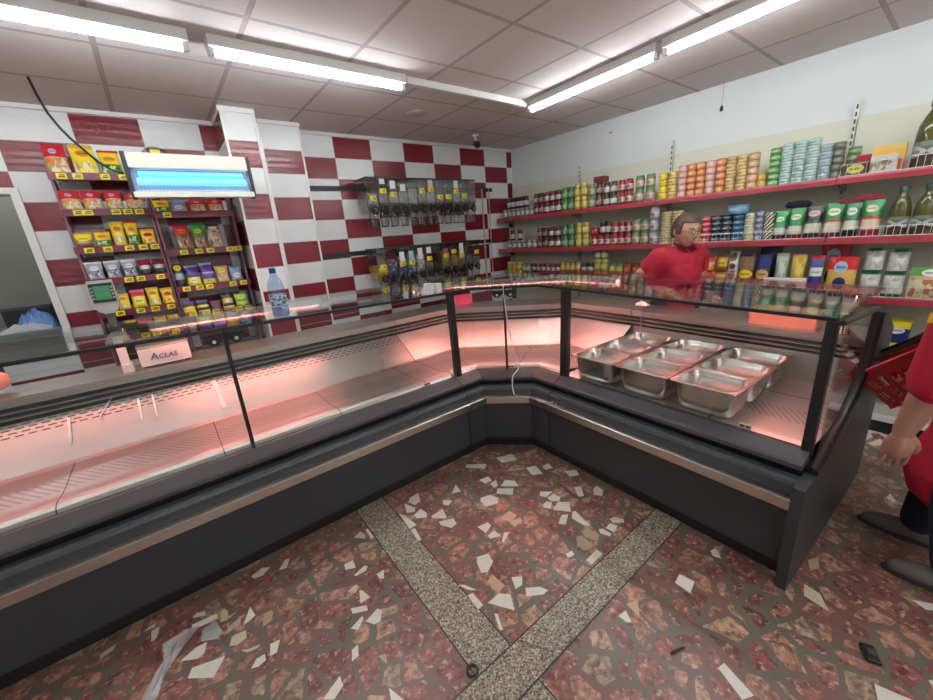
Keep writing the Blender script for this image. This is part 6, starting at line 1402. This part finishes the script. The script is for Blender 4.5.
    dele = [v for v in bm.verts if (v.co.y < -0.045 * hs and v.co.z < 0.052 * hs + 0.3 * abs(v.co.x)) or (v.co.y <= 0.015 * hs and v.co.z < -0.02 * hs) or v.co.z < low * 0.12 * hs]
    bmesh.ops.delete(bm, geom=dele, context='VERTS')
    r = bmesh.ops.solidify(bm, geom=bm.faces[:], thickness=0.008)
    facepart('hair', fin(bm, True, 80), opts.get('hairm', HAIR))
    if opts.get('glasses'):
        fr = mat('glasses frame', (0.05, 0.03, 0.03), 0.3)
        bm = bmesh.new()
        for sx in (-1, 1):
            tube(bm, [((sx * 0.032 + 0.024 * math.cos(a)) * hs, (-0.1000 + 0.25 * abs(0.024 * math.cos(a)) * (1 if sx * math.cos(a) > 0 else 0)) * hs, (0.006 + 0.017 * math.sin(a)) * hs) for a in [2 * PI * q / 18 for q in range(18)]], 0.0020, 6, 0, True)
            tube(bm, [(sx * 0.056 * hs, -0.094 * hs, 0.010 * hs), (sx * 0.078 * hs, -0.05 * hs, 0.010 * hs), (sx * 0.080 * hs, 0.012 * hs, 0.006 * hs)], 0.0018, 6)
        tube(bm, [(-0.009 * hs, -0.101 * hs, 0.010 * hs), (0.009 * hs, -0.101 * hs, 0.010 * hs)], 0.0018, 6)
        facepart('glasses', fin(bm, True), fr)
    return t
J = dict(pelvis=(0, 0.02, 0.90), belly=(0, -0.005, 1.04), chest=(0, 0.0, 1.21), neck0=(0, 0.005, 1.345), neck1=(0, -0.015, 1.40), head=(0.0, -0.050, 1.475),
         lsh=(0.165, 0.005, 1.285), lel=(0.245, 0.03, 1.06), lwr=(0.18, -0.17, 0.97), rsh=(-0.165, 0.0, 1.285), rel=(-0.305, 0.11, 1.115), rwr=(-0.21, -0.13, 1.045),
         lhip=(0.10, 0.02, 0.86), lkn=(0.105, -0.01, 0.47), lan=(0.105, 0.03, 0.075), ltoe=(0.115, -0.12, 0.035), rhip=(-0.10, 0.02, 0.86), rkn=(-0.105, -0.02, 0.47), ran=(-0.105, 0.02, 0.075), rtoe=(-0.12, -0.13, 0.035),
         lhf=(-0.25, -0.9, -0.3), lhp=(0, -0.2, -1), rhf=(0.3, -0.9, -0.25), rhp=(0, -0.2, -1))
WOM = person('person', 'woman in a red polo shirt and glasses standing behind the right counter', (-0.87, -2.13, 0.0), math.radians(-28), J, SKIN, POLO, NAVYCL,
       dict(bulk=1.13, thumb=(-1, 1), sleeve=0.40, neckline=0.52, bust=True, glasses=True, turn=math.radians(4), tilt=math.radians(10), shoe=mat('black shoe', (0.02, 0.02, 0.02), 0.5), hs=1.08))
bm = bmesh.new()
for sx in (-1, 1):
    vs = [bm.verts.new(p) for p in ((sx * 0.006, -0.105, 1.345), (sx * 0.055, -0.085, 1.375), (sx * 0.080, -0.02, 1.400), (sx * 0.088, -0.035, 1.378), (sx * 0.066, -0.108, 1.335), (sx * 0.018, -0.125, 1.315))]
    bm.faces.new(vs)
bmesh.ops.solidify(bm, geom=bm.faces[:], thickness=0.008)
bmesh.ops.recalc_face_normals(bm, faces=bm.faces)
link('collar', fin(bm), mat('dark red collar', (0.28, 0.006, 0.022), 0.8), WOM)
# person at the right edge, seen from the side
J2 = dict(pelvis=(0, 0.03, 0.86), belly=(0, -0.01, 1.0), chest=(0, -0.05, 1.16), neck0=(0, -0.03, 1.32), neck1=(0, -0.03, 1.39), head=(0, -0.05, 1.475),
         lsh=(0.17, -0.12, 1.23), lel=(0.225, -0.150, 0.955), lwr=(0.222, -0.205, 0.690), rsh=(-0.18, -0.05, 1.27), rel=(-0.235, -0.03, 0.99), rwr=(-0.23, -0.20, 0.82),
         lhip=(0.095, 0.02, 0.82), lkn=(0.12, -0.03, 0.46), lan=(0.150, 0.03, 0.075), ltoe=(0.155, -0.125, 0.035), rhip=(-0.095, 0.02, 0.82), rkn=(-0.12, -0.06, 0.46), ran=(-0.150, -0.09, 0.075), rtoe=(-0.160, -0.245, 0.035),
         lhf=(0.0, -0.05, -0.9), lhp=(-1, -0.2, 0), rhf=(0.0, -0.4, -0.9), rhp=(1, -0.2, 0))
SH = person('person', 'person in long red tunic and grey shoes at the right edge with a basket', (-1.785, -3.735, 0.0), PI, J2, SKIN2, TUNIC, NAVYCL,
       dict(bulk=1.12, thumb=(1, -1), sleeve=1.16, arm=1.22, hem=0.47, tilt=0.2, shoe=mat('grey brown shoe', (0.17, 0.155, 0.14), 0.75), grow=0.020, curl=0.55, handscale=1.12))
a_s, b_s = Vector(J2['lsh']), Vector(J2['lel'])
link('sleeve_stripe', tubemesh([a_s.lerp(b_s, 0.27), a_s.lerp(b_s, 0.41)], 0.0905, 24), mat('yellow stripe', (0.75, 0.42, 0.02), 0.7), SH)
# red shopping basket hanging from the person's far hand
t = thing('shopping_basket', 'red plastic shopping basket hanging from the far hand of the person', 'basket', (-1.47, -3.610, 0.750), math.radians(90))
t.rotation_euler = (0, 0.75, math.radians(90))
BR = mat('red basket plastic', (0.42, 0.012, 0.018), 0.35)
bm = bmesh.new()
def bwall(p0, p1, z0, z1, fl, holes):
    """slotted wall between two bottom points, flaring outwards"""
    p0 = Vector(p0); p1 = Vector(p1); d = p1 - p0; nrm = Vector((d.y, -d.x)).normalized()
    def P(u, v): q = p0 + d * u + nrm * fl * v; return Vector((q.x, q.y, z0 + (z1 - z0) * v))
    us = [0.0]; n = holes
    for k in range(n): us += [(k + 0.22) / n, (k + 0.78) / n]
    us.append(1.0); vs = [0, 0.14, 0.42, 0.52, 0.78, 0.86, 1.0]
    g = [[bm.verts.new(P(u, v)) for v in vs] for u in us]
    for i in range(len(us) - 1):
        for j in range(len(vs) - 1):
            if i % 2 == 1 and j in (1, 3): continue
            bm.faces.new((g[i][j], g[i + 1][j], g[i + 1][j + 1], g[i][j + 1]))
c_ = [(-0.19, -0.12), (0.19, -0.12), (0.19, 0.12), (-0.19, 0.12)]
for k in range(4): bwall(c_[k], c_[(k + 1) % 4], 0, 0.20, 0.03, 9 if k % 2 == 0 else 6)
bmesh.ops.remove_doubles(bm, verts=bm.verts, dist=0.002)
bm.faces.new([bm.verts.new((x, y, 0.002)) for x, y in c_])
bmesh.ops.solidify(bm, geom=bm.faces[:], thickness=0.004)
link('tub', fin(bm), BR, t)
bm = bmesh.new(); tube(bm, [(-0.224, -0.154, 0.203), (0.224, -0.154, 0.203), (0.224, 0.154, 0.203), (-0.224, 0.154, 0.203)], 0.010, 8, 0, True); link('rim', fin(bm, True), BR, t)
for sy in (-1, 1):
    link('handle', tubemesh(smooth_pts([(-0.18, sy * 0.154, 0.205), (-0.14, sy * 0.10, 0.222), (0.0, sy * 0.05, 0.225), (0.14, sy * 0.10, 0.222), (0.18, sy * 0.154, 0.205)], 5), 0.008, 8), mat('black handle', (0.02, 0.02, 0.02), 0.4), t)

# ------------------------------------------------------------------ camera and world
cam = bpy.data.cameras.new('camera'); co = bpy.data.objects.new('camera', cam); COL.objects.link(co)
yaw, pitch, roll = math.radians(37.253), math.radians(16.565), math.radians(4.617)
f_ = Vector((math.sin(yaw) * math.cos(pitch), math.cos(yaw) * math.cos(pitch), -math.sin(pitch)))
r_ = Vector((math.cos(yaw), -math.sin(yaw), 0)); d_ = f_.cross(r_)
R_ = math.cos(roll) * r_ + math.sin(roll) * d_; D_2 = -math.sin(roll) * r_ + math.cos(roll) * d_
M = Matrix((R_, -D_2, -f_)).transposed().to_4x4(); M.translation = Vector((-4.177, -3.553, H - 1.080))
co.matrix_world = M
cam.sensor_width = 36.0; cam.sensor_fit = 'HORIZONTAL'; cam.lens = 382.51 / 933 * 36.0; cam.clip_start = 0.02
SC.camera = co
w = bpy.data.worlds.new('world'); SC.world = w; w.use_nodes = True
w.node_tree.nodes['Background'].inputs[0].default_value = (0.6, 0.7, 0.8, 1); w.node_tree.nodes['Background'].inputs[1].default_value = 0.05
vs_ = SC.view_settings
vs_.view_transform = 'Standard'; vs_.look = 'None'; vs_.gamma = 1.0; vs_.exposure = 0.50
try: vs_.use_curve_mapping = False
except Exception: pass
